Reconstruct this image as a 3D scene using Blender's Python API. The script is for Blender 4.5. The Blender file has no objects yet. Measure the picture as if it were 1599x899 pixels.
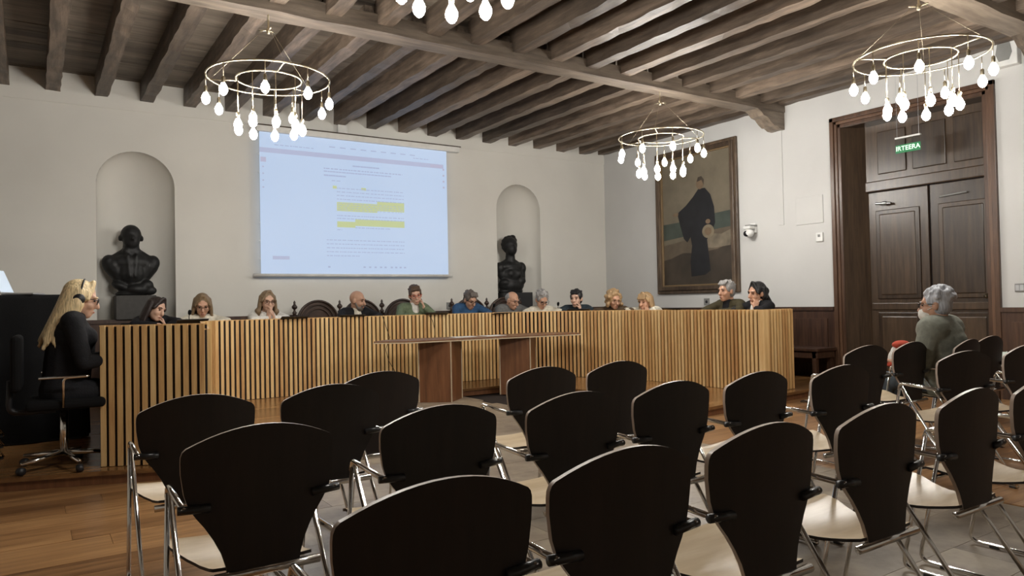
import bpy, bmesh, math, random
from mathutils import Vector, Matrix, noise
random.seed(7)
SC = bpy.context.scene
C = SC.collection
PI = math.pi
# ------------------------------------------------------------------ camera, world, exposure
CAM_H = 1.18
yaw, pitch, roll, FPX = 0.58229288, 0.01912856, -0.02030519, 1138.03
fw = Vector((math.sin(yaw)*math.cos(pitch), math.cos(yaw)*math.cos(pitch), math.sin(pitch)))
rt = Vector((math.cos(yaw), -math.sin(yaw), 0)); up = rt.cross(fw)
r2 = rt*math.cos(roll) + up*math.sin(roll); u2 = -rt*math.sin(roll) + up*math.cos(roll)
cd = bpy.data.cameras.new('camera'); cam = bpy.data.objects.new('camera', cd); C.objects.link(cam)
cd.sensor_width = 36.0; cd.lens = FPX/1599*36.0; cd.clip_start = 0.05; cd.clip_end = 60
m3 = Matrix((r2, u2, -fw)).transposed()
cam.matrix_world = Matrix.Translation((0, 0, CAM_H)) @ m3.to_4x4()
SC.camera = cam
wd = bpy.data.worlds.new('world'); SC.world = wd; wd.use_nodes = True
wd.node_tree.nodes['Background'].inputs[0].default_value = (0.5, 0.5, 0.55, 1)
wd.node_tree.nodes['Background'].inputs[1].default_value = 0.02
SC.view_settings.view_transform = 'Standard'; SC.view_settings.look = 'None'
SC.view_settings.gamma = 1.0; SC.view_settings.use_curve_mapping = False
SC.view_settings.exposure = 0.0
BULB = 168.0          # emission of the chandelier bulbs
# room: X along the back wall, Y towards it, Z up
D, W, WL, YR = 10.4, 8.963, -4.6, -4.2
ZJ, ZC, ZB = 3.86, 4.10, 3.79           # joist soffit, ceiling boards, main beam soffit
ZP = 0.092                              # platform
# ------------------------------------------------------------------ materials
MATS = {}
def nt(name):
    m = bpy.data.materials.new(name); m.use_nodes = True; MATS[name] = m
    t = m.node_tree; b = t.nodes['Principled BSDF']
    return m, t, b
def lnk(t, a, b): t.links.new(a, b)
def plain(name, col, rough=0.6, metal=0.0, var=0.08, scale=8.0, bump=0.0, bscale=60.0, spec=0.5, coat=0.0):
    m, t, b = nt(name)
    b.inputs['Roughness'].default_value = rough; b.inputs['Metallic'].default_value = metal
    b.inputs['Specular IOR Level'].default_value = spec; b.inputs['Coat Weight'].default_value = coat
    tc = t.nodes.new('ShaderNodeTexCoord'); n = t.nodes.new('ShaderNodeTexNoise'); n.inputs['Scale'].default_value = scale
    n.inputs['Detail'].default_value = 4
    r = t.nodes.new('ShaderNodeValToRGB'); lnk(t, tc.outputs['Object'], n.inputs['Vector']); lnk(t, n.outputs['Fac'], r.inputs['Fac'])
    r.color_ramp.elements[0].position = 0.3; r.color_ramp.elements[1].position = 0.7
    r.color_ramp.elements[0].color = (*[c*(1-var) for c in col], 1); r.color_ramp.elements[1].color = (*[min(1, c*(1+var)) for c in col], 1)
    lnk(t, r.outputs['Color'], b.inputs['Base Color'])
    if bump:
        n2 = t.nodes.new('ShaderNodeTexNoise'); n2.inputs['Scale'].default_value = bscale; n2.inputs['Detail'].default_value = 5
        bp = t.nodes.new('ShaderNodeBump'); bp.inputs['Strength'].default_value = bump; bp.inputs['Distance'].default_value = 0.01
        lnk(t, tc.outputs['Object'], n2.inputs['Vector']); lnk(t, n2.outputs['Fac'], bp.inputs['Height']); lnk(t, bp.outputs['Normal'], b.inputs['Normal'])
    return m
def wood(name, cols, rough=0.45, stretch=(1, 1, 1), scale=6.0, rnd=True, bump=0.15, coat=0.0, world=False, gap=0.12):
    """grain stretched along the axis with the small factor; cols = dark, mid, light; per-object random shift"""
    m, t, b = nt(name)
    b.inputs['Roughness'].default_value = rough; b.inputs['Coat Weight'].default_value = coat; b.inputs['Coat Roughness'].default_value = 0.2
    tc = t.nodes.new('ShaderNodeTexCoord'); mp = t.nodes.new('ShaderNodeMapping'); mp.inputs['Scale'].default_value = stretch
    if world:
        g = t.nodes.new('ShaderNodeNewGeometry'); lnk(t, g.outputs['Position'], mp.inputs['Vector'])
    else: lnk(t, tc.outputs['Object'], mp.inputs['Vector'])
    oi = t.nodes.new('ShaderNodeObjectInfo')
    n = t.nodes.new('ShaderNodeTexNoise'); n.noise_dimensions = '4D'; n.inputs['Scale'].default_value = scale; n.inputs['Detail'].default_value = 6; n.inputs['Roughness'].default_value = 0.65
    mw = t.nodes.new('ShaderNodeMath'); mw.operation = 'MULTIPLY'; mw.inputs[1].default_value = 37.0
    lnk(t, oi.outputs['Random'], mw.inputs[0]); lnk(t, mw.outputs[0], n.inputs['W']); lnk(t, mp.outputs['Vector'], n.inputs['Vector'])
    ad = t.nodes.new('ShaderNodeMath'); ad.operation = 'MULTIPLY_ADD'
    lnk(t, oi.outputs['Random'], ad.inputs[0]); ad.inputs[1].default_value = gap*2 if rnd else 0.0; ad.inputs[2].default_value = -gap if rnd else 0.0
    a2 = t.nodes.new('ShaderNodeMath'); a2.operation = 'ADD'; lnk(t, n.outputs['Fac'], a2.inputs[0]); lnk(t, ad.outputs[0], a2.inputs[1])
    r = t.nodes.new('ShaderNodeValToRGB'); e = r.color_ramp.elements
    e[0].position = 0.28; e[0].color = (*cols[0], 1); e[1].position = 0.72; e[1].color = (*cols[2], 1)
    k = e.new(0.5); k.color = (*cols[1], 1)
    lnk(t, a2.outputs[0], r.inputs['Fac']); lnk(t, r.outputs['Color'], b.inputs['Base Color'])
    if bump:
        bp = t.nodes.new('ShaderNodeBump'); bp.inputs['Strength'].default_value = bump; bp.inputs['Distance'].default_value = 0.01
        lnk(t, n.outputs['Fac'], bp.inputs['Height']); lnk(t, bp.outputs['Normal'], b.inputs['Normal'])
    return m
def glow(name, col, s):
    m, t, b = nt(name)
    b.inputs['Base Color'].default_value = (*col, 1); b.inputs['Emission Color'].default_value = (*col, 1); b.inputs['Emission Strength'].default_value = s
    return m
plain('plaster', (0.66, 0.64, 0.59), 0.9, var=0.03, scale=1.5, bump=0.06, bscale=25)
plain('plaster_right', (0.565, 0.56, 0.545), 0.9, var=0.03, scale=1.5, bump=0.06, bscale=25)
wood('beam_wood', [(0.048, 0.035, 0.026), (0.105, 0.077, 0.056), (0.23, 0.17, 0.125)], 0.5, (5, 0.6, 5), 3.0, bump=0.5)  # joist wood; tone lifted a little to stand in for lens-flare haze
wood('main_beam_wood', [(0.08, 0.062, 0.047), (0.16, 0.125, 0.095), (0.25, 0.20, 0.15)], 0.5, (0.6, 5, 5), 3.0, bump=0.5)
wood('ceiling_wood', [(0.09, 0.072, 0.056), (0.16, 0.13, 0.10), (0.23, 0.19, 0.15)], 0.7, (0.5, 5, 5), 3.0, bump=0.3)  # board tone raised and greyed, with the haze of the lamp flare in it
wood('floor_wood', [(0.13, 0.058, 0.021), (0.28, 0.14, 0.055), (0.44, 0.24, 0.10)], 0.30, (0.35, 9, 9), 2.6, bump=0.06)
wood('floor_stone', [(0.15, 0.113, 0.08), (0.265, 0.21, 0.152), (0.37, 0.305, 0.22)], 0.36, (1, 1, 1), 5.0, bump=0.08, gap=0.08)
wood('platform_wood', [(0.13, 0.06, 0.022), (0.25, 0.125, 0.045), (0.36, 0.19, 0.075)], 0.24, (0.5, 7, 7), 3.0, bump=0.04)
wood('slat_wood', [(0.50, 0.27, 0.105), (0.68, 0.43, 0.18), (0.80, 0.57, 0.28)], 0.45, (10, 10, 0.7), 3.0, bump=0.05, gap=0.17)
plain('slat_back', (0.012, 0.006, 0.004), 0.8)
wood('worktop_wood', [(0.40, 0.23, 0.10), (0.55, 0.34, 0.16), (0.66, 0.44, 0.22)], 0.4, (2, 8, 8), 3.0, bump=0.03)
wood('table_wood', [(0.09, 0.035, 0.015), (0.16, 0.065, 0.027), (0.22, 0.095, 0.04)], 0.35, (8, 8, 0.6), 3.0, bump=0.03)
wood('table_edge', [(0.42, 0.33, 0.22), (0.52, 0.42, 0.29), (0.62, 0.51, 0.36)], 0.4, (1, 1, 1), 3.0, bump=0.02)
wood('veneer_dark', [(0.009, 0.006, 0.005), (0.015, 0.0095, 0.0075), (0.022, 0.013, 0.010)], 0.5, (8, 8, 0.8), 3.0, bump=0.04)
wood('veneer_edge', [(0.30, 0.22, 0.17), (0.42, 0.33, 0.27), (0.52, 0.43, 0.36)], 0.4, (1, 1, 1), 3.0, bump=0.0)
wood('veneer_light', [(0.48, 0.36, 0.22), (0.60, 0.47, 0.31), (0.68, 0.56, 0.40)], 0.32, (1, 7, 7), 2.5, bump=0.02)
wood('door_wood', [(0.024, 0.014, 0.008), (0.047, 0.029, 0.017), (0.078, 0.049, 0.029)], 0.32, (8, 8, 0.6), 3.0, bump=0.12)
wood('casing_wood', [(0.045, 0.022, 0.012), (0.085, 0.043, 0.024), (0.14, 0.075, 0.042)], 0.35, (8, 8, 0.6), 3.0, bump=0.1)
wood('wainscot_wood', [(0.028, 0.013, 0.008), (0.055, 0.026, 0.015), (0.09, 0.045, 0.025)], 0.38, (8, 8, 0.6), 3.0, bump=0.08)
wood('carved_wood', [(0.018, 0.010, 0.007), (0.04, 0.022, 0.015), (0.07, 0.04, 0.028)], 0.42, (3, 3, 3), 4.0, bump=0.1)
wood('frame_wood', [(0.035, 0.022, 0.014), (0.075, 0.05, 0.032), (0.14, 0.095, 0.06)], 0.4, (4, 4, 1), 3.0, bump=0.15)
plain('chrome', (0.80, 0.78, 0.75), 0.12, 1.0, var=0.03)
plain('brass', (0.48, 0.42, 0.31), 0.3, 1.0, var=0.03)
plain('black_rubber', (0.03, 0.03, 0.031), 0.28)
plain('black_cloth', (0.006, 0.006, 0.0065), 0.9, bump=0.2, bscale=200, spec=0.2)
plain('black_plastic', (0.012, 0.012, 0.014), 0.45)
plain('bronze', (0.011, 0.011, 0.011), 0.55, 0.0, var=0.25, scale=6, bump=0.3, bscale=14, spec=0.4)
plain('pedestal_stone', (0.055, 0.052, 0.048), 0.7, var=0.15, scale=20)
plain('pedestal_dark', (0.014, 0.014, 0.015), 0.6)
plain('white_plastic', (0.72, 0.72, 0.70), 0.4)
plain('grey_plastic', (0.22, 0.22, 0.21), 0.45)
plain('silver', (0.50, 0.51, 0.53), 0.35, 0.8)
plain('white_cloth', (0.72, 0.71, 0.66), 0.85, bump=0.1)
plain('paper', (0.80, 0.80, 0.77), 0.8)
plain('glass_dark', (0.010, 0.010, 0.012), 0.08)
plain('cable', (0.05, 0.035, 0.012), 0.5)
plain('canvas_sky', (0.16, 0.135, 0.095), 0.45, var=0.25, scale=2.2)
plain('canvas_sea', (0.050, 0.062, 0.050), 0.45, var=0.25, scale=3)
plain('canvas_sand', (0.11, 0.085, 0.058), 0.45, var=0.3, scale=3)
plain('canvas_ground', (0.045, 0.034, 0.024), 0.45, var=0.35, scale=3)
plain('canvas_robe', (0.011, 0.011, 0.013), 0.45, var=0.3, scale=5)
plain('canvas_skin', (0.17, 0.115, 0.07), 0.45, var=0.15)
plain('canvas_rock', (0.17, 0.14, 0.10), 0.45, var=0.3, scale=6)
plain('canvas_disc', (0.20, 0.165, 0.11), 0.45, var=0.2, scale=9)
plain('gilt', (0.22, 0.15, 0.08), 0.4, 0.3)
glow('bulb_glass', (1.0, 0.965, 0.90), BULB)
def screen_mat():
    m, t, b = nt('projection'); b.inputs['Base Color'].default_value = (0.36, 0.36, 0.36, 1); b.inputs['Roughness'].default_value = 0.9
    b.inputs['Emission Color'].default_value = (0.45, 0.66, 1.0, 1); b.inputs['Emission Strength'].default_value = 0.60
    return m
screen_mat()
def ink(name, col, s):
    m, t, b = nt(name); b.inputs['Base Color'].default_value = (0.25, 0.25, 0.25, 1); b.inputs['Roughness'].default_value = 0.9
    b.inputs['Emission Color'].default_value = (*col, 1); b.inputs['Emission Strength'].default_value = s
ink('proj_text', (0.45, 0.60, 1.0), 0.52); ink('proj_yellow', (0.84, 1.0, 0.40), 0.44); ink('proj_bar', (0.55, 0.64, 1.0), 0.50); ink('proj_red', (0.66, 0.66, 1.0), 0.46)
plain('screen_white', (0.70, 0.69, 0.66), 0.7)
glow('laptop_glow', (0.55, 0.65, 0.78), 0.22)
def sign_mat():
    m, t, b = nt('sign_green'); b.inputs['Base Color'].default_value = (0.03, 0.16, 0.07, 1); b.inputs['Roughness'].default_value = 0.2
    b.inputs['Emission Color'].default_value = (0.03, 0.22, 0.08, 1); b.inputs['Emission Strength'].default_value = 0.35
    m, t, b = nt('sign_text'); b.inputs['Base Color'].default_value = (0.7, 0.9, 0.75, 1); b.inputs['Emission Color'].default_value = (0.6, 1, 0.7, 1); b.inputs['Emission Strength'].default_value = 0.6
    m, t, b = nt('clear_glass'); b.inputs['Base Color'].default_value = (0.92, 0.97, 0.95, 1); b.inputs['Roughness'].default_value = 0.03; b.inputs['Transmission Weight'].default_value = 1.0; b.inputs['IOR'].default_value = 1.1
sign_mat()
# ------------------------------------------------------------------ mesh helpers
class MB:
    def __init__(s): s.v = []; s.f = []
    def add(s, vs, fs):
        o = len(s.v); s.v += [tuple(v) for v in vs]; s.f += [tuple(i+o for i in f) for f in fs]; return s
    def box(s, x0, x1, y0, y1, z0, z1, M=None):
        vs = [Vector((x, y, z)) for z in (z0, z1) for x, y in ((x0, y0), (x1, y0), (x1, y1), (x0, y1))]
        if M: vs = [M @ v for v in vs]
        return s.add(vs, [(3, 2, 1, 0), (4, 5, 6, 7), (0, 1, 5, 4), (1, 2, 6, 5), (2, 3, 7, 6), (3, 0, 4, 7)])
    def prism(s, pts, z0, z1, M=None):
        n = len(pts); vs = [Vector((x, y, z0)) for x, y in pts] + [Vector((x, y, z1)) for x, y in pts]
        if M: vs = [M @ v for v in vs]
        return s.add(vs, [tuple(reversed(range(n))), tuple(range(n, 2*n))] + [(i, (i+1) % n, n+(i+1) % n, n+i) for i in range(n)])
    def tube(s, path, r, seg=8, closed=False, caps=True):
        P = [Vector(p) for p in path]; n = len(P); rs = r if isinstance(r, (list, tuple)) else [r]*n
        vs = []; prev = None
        for i, p in enumerate(P):
            if closed: t = P[(i+1) % n]-P[i-1]
            else: t = P[min(i+1, n-1)]-P[max(i-1, 0)]
            t.normalize()
            if prev is None:
                a = Vector((0, 0, 1)) if abs(t.z) < 0.9 else Vector((1, 0, 0)); u = t.cross(a).normalized()
            else:
                u = prev - t*prev.dot(t)
                u = u.normalized() if u.length > 1e-6 else t.orthogonal().normalized()
            prev = u; w = t.cross(u)
            vs += [p+(u*math.cos(2*PI*k/seg)+w*math.sin(2*PI*k/seg))*rs[i] for k in range(seg)]
        fs = []
        for i in range(n if closed else n-1):
            j = (i+1) % n
            fs += [(i*seg+k, i*seg+(k+1) % seg, j*seg+(k+1) % seg, j*seg+k) for k in range(seg)]
        if caps and not closed: fs += [tuple(reversed(range(seg))), tuple(range((n-1)*seg, n*seg))]
        return s.add(vs, fs)
    def lathe(s, prof, seg=16, M=None):
        n = len(prof); vs = []
        for r, z in prof:
            for k in range(seg):
                v = Vector((r*math.cos(2*PI*k/seg), r*math.sin(2*PI*k/seg), z)); vs.append(M @ v if M else v)
        fs = [(i*seg+k, i*seg+(k+1) % seg, (i+1)*seg+(k+1) % seg, (i+1)*seg+k) for i in range(n-1) for k in range(seg)]
        fs += [tuple(reversed(range(seg))), tuple(range((n-1)*seg, n*seg))]
        return s.add(vs, fs)
    def ell(s, c, r, M=None, seg=14, rings=9):
        vs = [Vector((0, 0, -1))]
        for i in range(1, rings):
            a = -PI/2+PI*i/rings
            vs += [Vector((math.cos(a)*math.cos(2*PI*k/seg), math.cos(a)*math.sin(2*PI*k/seg), math.sin(a))) for k in range(seg)]
        vs.append(Vector((0, 0, 1)))
        fs = [(0, 1+(k+1) % seg, 1+k) for k in range(seg)]
        for i in range(rings-2):
            fs += [(1+i*seg+k, 1+i*seg+(k+1) % seg, 1+(i+1)*seg+(k+1) % seg, 1+(i+1)*seg+k) for k in range(seg)]
        t = len(vs)-1; b = 1+(rings-2)*seg
        fs += [(b+k, b+(k+1) % seg, t) for k in range(seg)]
        c = Vector(c); out = []
        for v in vs:
            q = Vector((v.x*r[0], v.y*r[1], v.z*r[2])); q = M @ q if M else q
            out.append(q+c)
        return s.add(out, fs)
    def cap(s, a, b, ra, rb, seg=12):
        """tapered capsule"""
        a = Vector(a); b = Vector(b); d = b-a
        if d.length < 1e-6: return s.ell(a, (ra, ra, ra))
        t = d.normalized()
        pts = [(a-t*ra*math.cos(x), ra*math.sin(x)) for x in (0.15, 0.7, 1.2)]+[(a, ra), (b, rb)]+[(b+t*rb*math.cos(x), rb*math.sin(x)) for x in (1.2, 0.7, 0.15)]
        return s.tube([p for p, _ in pts], [max(q, 1e-4) for _, q in pts], seg)
    def mesh(s, name, smooth=False):
        me = bpy.data.meshes.new(name); me.from_pydata(s.v, [], s.f); me.update()
        if smooth:
            for p in me.polygons: p.use_smooth = True
        return me
    def build(s, name, mat, parent=None, smooth=False, recalc=False):
        me = s.mesh(name, smooth)
        if recalc:
            bm = bmesh.new(); bm.from_mesh(me); bmesh.ops.recalc_face_normals(bm, faces=bm.faces); bm.to_mesh(me); bm.free()
        return ob(name, me, mat, parent)
def ob(name, me, mat, parent=None):
    if mat and not me.materials: me.materials.append(MATS[mat])
    o = bpy.data.objects.new(name, me); C.objects.link(o)
    if parent: o.parent = parent
    return o
def bev(o, w=0.004, seg=2):
    b = o.modifiers.new('bevel', 'BEVEL'); b.width = w; b.segments = seg; b.limit_method = 'ANGLE'; b.angle_limit = 0.6
    return o
def tag(o, label, cat, group=None):
    o['label'] = label; o['category'] = cat
    if group: o['group'] = group
    return o
def thing(name, label, cat, loc=(0, 0, 0), rz=0.0, group=None):
    o = bpy.data.objects.new(name, None); C.objects.link(o); o.location = loc; o.rotation_euler = (0, 0, rz); o.empty_display_size = 0.1
    return tag(o, label, cat, group)
def struct(o): o['kind'] = 'structure'; return o
def dup(root, loc, rz, label=None, group=None):
    r = root.copy(); C.objects.link(r); r.location = loc; r.rotation_euler = (0, 0, rz)
    if label: r['label'] = label
    if group: r['group'] = group
    for ch in list(root.children):
        c = ch.copy(); C.objects.link(c); c.parent = r
        for g in list(ch.children):
            d = g.copy(); C.objects.link(d); d.parent = c
    return r
def RZ(a): return Matrix.Rotation(a, 4, 'Z')
def RX(a): return Matrix.Rotation(a, 4, 'X')
def RY(a): return Matrix.Rotation(a, 4, 'Y')
def T(*v): return Matrix.Translation(v)
def arc_round(pts, r=0.03, n=4):
    """round the corners of a polyline"""
    P = [Vector(p) for p in pts]; out = [P[0]]
    for i in range(1, len(P)-1):
        a, b, c = P[i-1], P[i], P[i+1]; d1 = (a-b).normalized(); d2 = (c-b).normalized()
        k = min(r, (a-b).length*0.45, (c-b).length*0.45); s, e = b+d1*k, b+d2*k
        for j in range(n+1):
            t = j/n; out.append(s*(1-t)**2+b*2*t*(1-t)+e*t*t)
    return out+[P[-1]]
# ------------------------------------------------------------------ the room shell
fl = MB().box(WL-0.3, W+0.5, YR, D+0.5, -0.12, -0.012).build('floor', 'slat_back'); struct(fl)
def plank_mesh(name, lx, wy, mat):
    o = MB().box(0, lx, 0, wy, -0.012, 0.0); me = o.mesh(name); me.materials.append(MATS[mat]); return me
pk_w = [plank_mesh('floor_plank', l, 0.196, 'floor_wood') for l in (1.398, 1.798, 2.198)]
pk_s = [plank_mesh('floor_slab', l, 0.306, 'floor_stone') for l in (0.747, 0.997, 1.247)]
def lay(x0, x1, y0, y1, wy, meshes, lens, name):
    y = y0
    while y < y1-0.01:
        x = x0-random.random()*lens[0]*0.7
        while x < x1:
            k = random.randrange(len(lens)); L = lens[k]; a = max(x, x0); b = min(x+L, x1)
            if b-a > 0.08:
                o = bpy.data.objects.new(name, meshes[k]); C.objects.link(o); o.parent = fl
                o.location = (a, y, random.uniform(-0.0012, 0)); o.scale = ((b-a-0.002)/(L-0.002), min(1, (y1-y)/wy), 1)
            x += L
        y += wy
lay(-1.4, 0.86, 1.05, 5.9, 0.198, pk_w, (1.4, 1.8, 2.2), 'floor_plank')
lay(0.86, 4.55, 0.5, 8.06, 0.308, pk_s, (0.75, 1.0, 1.25), 'floor_slab')
lay(4.55, 8.95, 1.3, 5.35, 0.198, pk_w, (1.4, 1.8, 2.2), 'floor_plank')
# boards out of the photograph's view: one mesh
rest = MB()
for (x0, x1, y0, y1) in ((WL, -1.4, YR, 5.9), (-1.4, 0.86, YR, 1.05), (0.86, 4.55, YR, 0.5), (4.55, W, YR, 1.3)):
    y = y0
    while y < y1-0.01:
        rest.box(x0, x1, y+0.001, min(y+0.197, y1), -0.012, -0.0006); y += 0.198
o = rest.build('floor_plank_field', 'floor_wood', fl); o['kind'] = 'stuff'
# raised platform, U-shaped round the table
plat = [(WL, 5.92), (-0.2, 5.885), (0.376, 5.70), (1.15, 5.40), (2.75, 5.33), (2.75, 8.07), (5.62, 8.07), (5.62, 5.03), (7.45, 5.24), (W, 5.40), (W, D), (WL, D)]
o = MB().prism(plat, 0.0, ZP-0.006).build('platform_1', 'table_wood'); struct(o); platform = o
nose = MB()
for i in range(9):
    a, b = Vector(plat[i]), Vector(plat[i+1]); d = (b-a).normalized(); n = Vector((d.y, -d.x))
    if (b-a).length < 0.01: continue
    p = [a-n*0.0, b-n*0.0, b+n*0.018, a+n*0.018]; nose.prism([tuple(q) for q in p], ZP-0.03, ZP)
nose.build('platform_nosing', 'platform_wood', platform, recalc=True)
def clip_y(poly, y0, y1):
    def half(P, k, lo):
        out = []
        for i in range(len(P)):
            a, b = P[i], P[(i+1) % len(P)]; ia = (a[1] >= k) == lo or a[1] == k; ib = (b[1] >= k) == lo or b[1] == k
            if ia: out.append(a)
            if ia != ib and abs(b[1]-a[1]) > 1e-9:
                t = (k-a[1])/(b[1]-a[1]); out.append((a[0]+t*(b[0]-a[0]), k))
        return out
    P = half(poly, y0, True)
    return half(P, y1, False) if len(P) > 2 else []
regions = [[(WL, 5.92), (-0.2, 5.885), (0.376, 5.70), (1.15, 5.40), (2.75, 5.33), (2.75, 8.07), (WL, 8.07)],
           [(5.62, 8.07), (5.62, 5.03), (7.45, 5.24), (W, 5.40), (W, 8.07)], [(WL, 8.07), (W, 8.07), (W, 9.3), (WL, 9.3)]]
for P in regions:
    y = 5.0
    while y < 9.3:
        q = clip_y(P, y+0.001, y+0.149)
        if len(q) > 2:
            n = MB().prism(q, ZP-0.006, ZP-random.uniform(0, 0.0008)).build('platform_board', 'platform_wood', platform, recalc=True)
        y += 0.15
MB().box(WL, W, 9.3, D, ZP-0.006, ZP-0.0005).build('platform_board', 'platform_wood', platform)
# ceiling: boards, joists, main beams
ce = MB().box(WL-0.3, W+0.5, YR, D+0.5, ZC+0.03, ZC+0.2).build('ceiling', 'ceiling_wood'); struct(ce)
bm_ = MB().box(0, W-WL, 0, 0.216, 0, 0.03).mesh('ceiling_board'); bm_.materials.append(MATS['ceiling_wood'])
y = YR; i = 0
while y < D:
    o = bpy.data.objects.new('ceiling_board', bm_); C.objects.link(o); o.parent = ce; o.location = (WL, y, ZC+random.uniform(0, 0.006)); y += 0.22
def rough_beam(L, wx, h, n, amp, seed):
    """squared timber along +Y with wavy arrises"""
    b = MB(); rr = random.Random(seed); vs = []
    for i in range(n+1):
        y = L*i/n; j = lambda: rr.uniform(-amp, amp)
        vs += [(j(), y, j()*0.8), (wx+j(), y, j()*0.8), (wx, y, h), (0, y, h)]
    fs = [(3, 2, 1, 0), (4*n, 4*n+1, 4*n+2, 4*n+3)]
    for i in range(n):
        for k in range(4): fs.append((4*i+k, 4*i+(k+1) % 4, 4*i+4+(k+1) % 4, 4*i+4+k))
    return b.add(vs, fs)
B1, B2, B3 = (6.46, 6.70), (3.10, 3.36), (-0.3, -0.05)
for k, (y0, y1, off) in enumerate(((B1[1]-0.06, D+0.02, 0.0), (B2[1]-0.06, B1[0]+0.06, 0.06), (B3[1]-0.06, B2[0]+0.06, 0.02), (YR, B3[0]+0.06, 0))):
    vars_ = []
    for s in range(5):
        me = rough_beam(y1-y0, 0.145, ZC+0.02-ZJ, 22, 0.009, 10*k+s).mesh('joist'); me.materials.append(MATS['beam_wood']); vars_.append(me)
    for i in range(-7, 18):
        x = -0.361+0.5138*i+off
        if x < WL+0.05: continue
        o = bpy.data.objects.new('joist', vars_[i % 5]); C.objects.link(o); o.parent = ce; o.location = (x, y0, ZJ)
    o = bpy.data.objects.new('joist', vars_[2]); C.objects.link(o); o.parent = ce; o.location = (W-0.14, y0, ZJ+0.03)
for k, (a, b) in enumerate((B1, B2, B3)):
    m = rough_beam(W-WL, b-a, ZJ+0.10-ZB, 40, 0.008, 90+k)
    me = m.mesh('main_beam'); me.transform(Matrix.Rotation(-PI/2, 4, 'Z')); me.materials.append(MATS['main_beam_wood'])
    o = bpy.data.objects.new('main_beam', me); C.objects.link(o); o.parent = ce; o.location = (WL, b, ZB)
    # carved corbel under the beam end
    prof = [(W, ZB-0.24), (W-0.10, ZB-0.235), (W-0.17, ZB-0.20), (W-0.22, ZB-0.205), (W-0.30, ZB-0.16), (W-0.37, ZB-0.10), (W-0.45, ZB-0.085), (W-0.52, ZB-0.03), (W-0.6, ZB+0.001), (W, ZB+0.001)]
    M = Matrix(((1, 0, 0, 0), (0, 0, -1, 0), (0, 1, 0, 0), (0, 0, 0, 1)))
    MB().prism(prof, -(b-0.01), -(a+0.01), M).build('corbel', 'main_beam_wood', ce, recalc=True)
# back wall with two arched niches
NX = ((0.67, 1.571), (6.562, 7.467)); NZ0, NZS, NTOP, ND = 1.05, 2.76, 3.20, 0.34
bw = MB()
def face(b, pts): b.add(pts, [tuple(range(len(pts)))])
xs = [WL] + [x for n in NX for x in n] + [W]
for a, b_ in ((xs[0], xs[1]), (xs[2], xs[3]), (xs[4], xs[5])): bw.box(a, b_, D, D+0.06, 0, ZC+0.05)
for (a, b_) in NX:
    bw.box(a, b_, D, D+0.06, 0, NZ0)
    cx, rx, rz, n = (a+b_)/2, (b_-a)/2, NTOP-NZS, 28
    arch = [(cx-rx*math.cos(PI*i/n), NZS+rz*math.sin(PI*i/n)) for i in range(n+1)]
    for i in range(n):
        (x0, z0), (x1, z1) = arch[i], arch[i+1]
        face(bw, [(x0, D, z0), (x1, D, z1), (x1, D, ZC+0.05), (x0, D, ZC+0.05)])
    # curved shell
    m = 16
    prev = None
    rows = [(NZ0+(NZS-NZ0)*k/6, 1.0) for k in range(7)] + [(NZS+rz*math.sin(PI/2*k/9), math.cos(PI/2*k/9)) for k in range(1, 10)]
    grid = [[(cx-rx*s*math.cos(PI*j/m), D+ND*s*math.sin(PI*j/m)*1.0, z) for j in range(m+1)] for z, s in rows]
    vs = [p for g in grid for p in g]; fs = [(i*(m+1)+j, i*(m+1)+j+1, (i+1)*(m+1)+j+1, (i+1)*(m+1)+j) for i in range(len(rows)-1) for j in range(m)]
    fs.append(tuple(range(m+1)))
    bw.add(vs, fs)
o = bw.build('wall_back', 'plaster', recalc=False); struct(o); wall_back = o
for p in o.data.polygons:
    if len(p.vertices) == 4 and p.center.y > D+0.002 and abs(p.normal.y) < 0.999 and p.center.z > NZ0: p.use_smooth = True
o = MB().box(WL, W, D-0.012, D, 3.72, ZJ).build('trim_1', 'plaster'); struct(o)
# wainscot along the back wall
def wainscot(name, length, z1, M, panels=0.75):
    root = MB().box(0, length, 0, 0.03, 0, z1-0.05, M).build(name, 'wainscot_wood'); struct(root)
    MB().box(0, length, -0.02, 0.03, z1-0.05, z1, M).build('cap_rail', 'wainscot_wood', root)
    MB().box(0, length, -0.012, 0.03, 0, 0.16, M).build('skirting', 'wainscot_wood', root)
    n = max(1, int(length/panels)); w = length/n
    for i in range(n):
        MB().box(i*w+0.1, (i+1)*w-0.1, -0.012, 0.0, 0.25, z1-0.16, M).build('panel', 'wainscot_wood', root)
    return root
wainscot('trim_2', W-WL-0.04, 1.06-ZP, T(WL+0.02, D-0.032, ZP))
# right wall with the doorway
DY0, DY1, DZ = 3.757, 5.756, 3.54
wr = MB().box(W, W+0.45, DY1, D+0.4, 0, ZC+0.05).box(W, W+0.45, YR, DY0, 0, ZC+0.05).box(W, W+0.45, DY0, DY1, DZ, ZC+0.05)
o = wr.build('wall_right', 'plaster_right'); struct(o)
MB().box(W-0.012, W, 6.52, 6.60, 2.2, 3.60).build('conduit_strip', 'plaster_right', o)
wainscot('trim_3', 4.62, 1.03-ZP, T(W-0.032, D-0.02, ZP) @ RZ(-PI/2))
wainscot('trim_4', 3.5, 1.01, T(W-0.032, DY0-0.0, 0) @ RZ(-PI/2))
o = MB().box(WL-0.3, WL, YR, D+0.4, 0, ZC+0.05).build('wall_left', 'plaster'); struct(o)
o = MB().box(WL, W+0.4, YR-0.3, YR, 0, ZC+0.05).build('wall_front', 'plaster'); struct(o)
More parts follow.
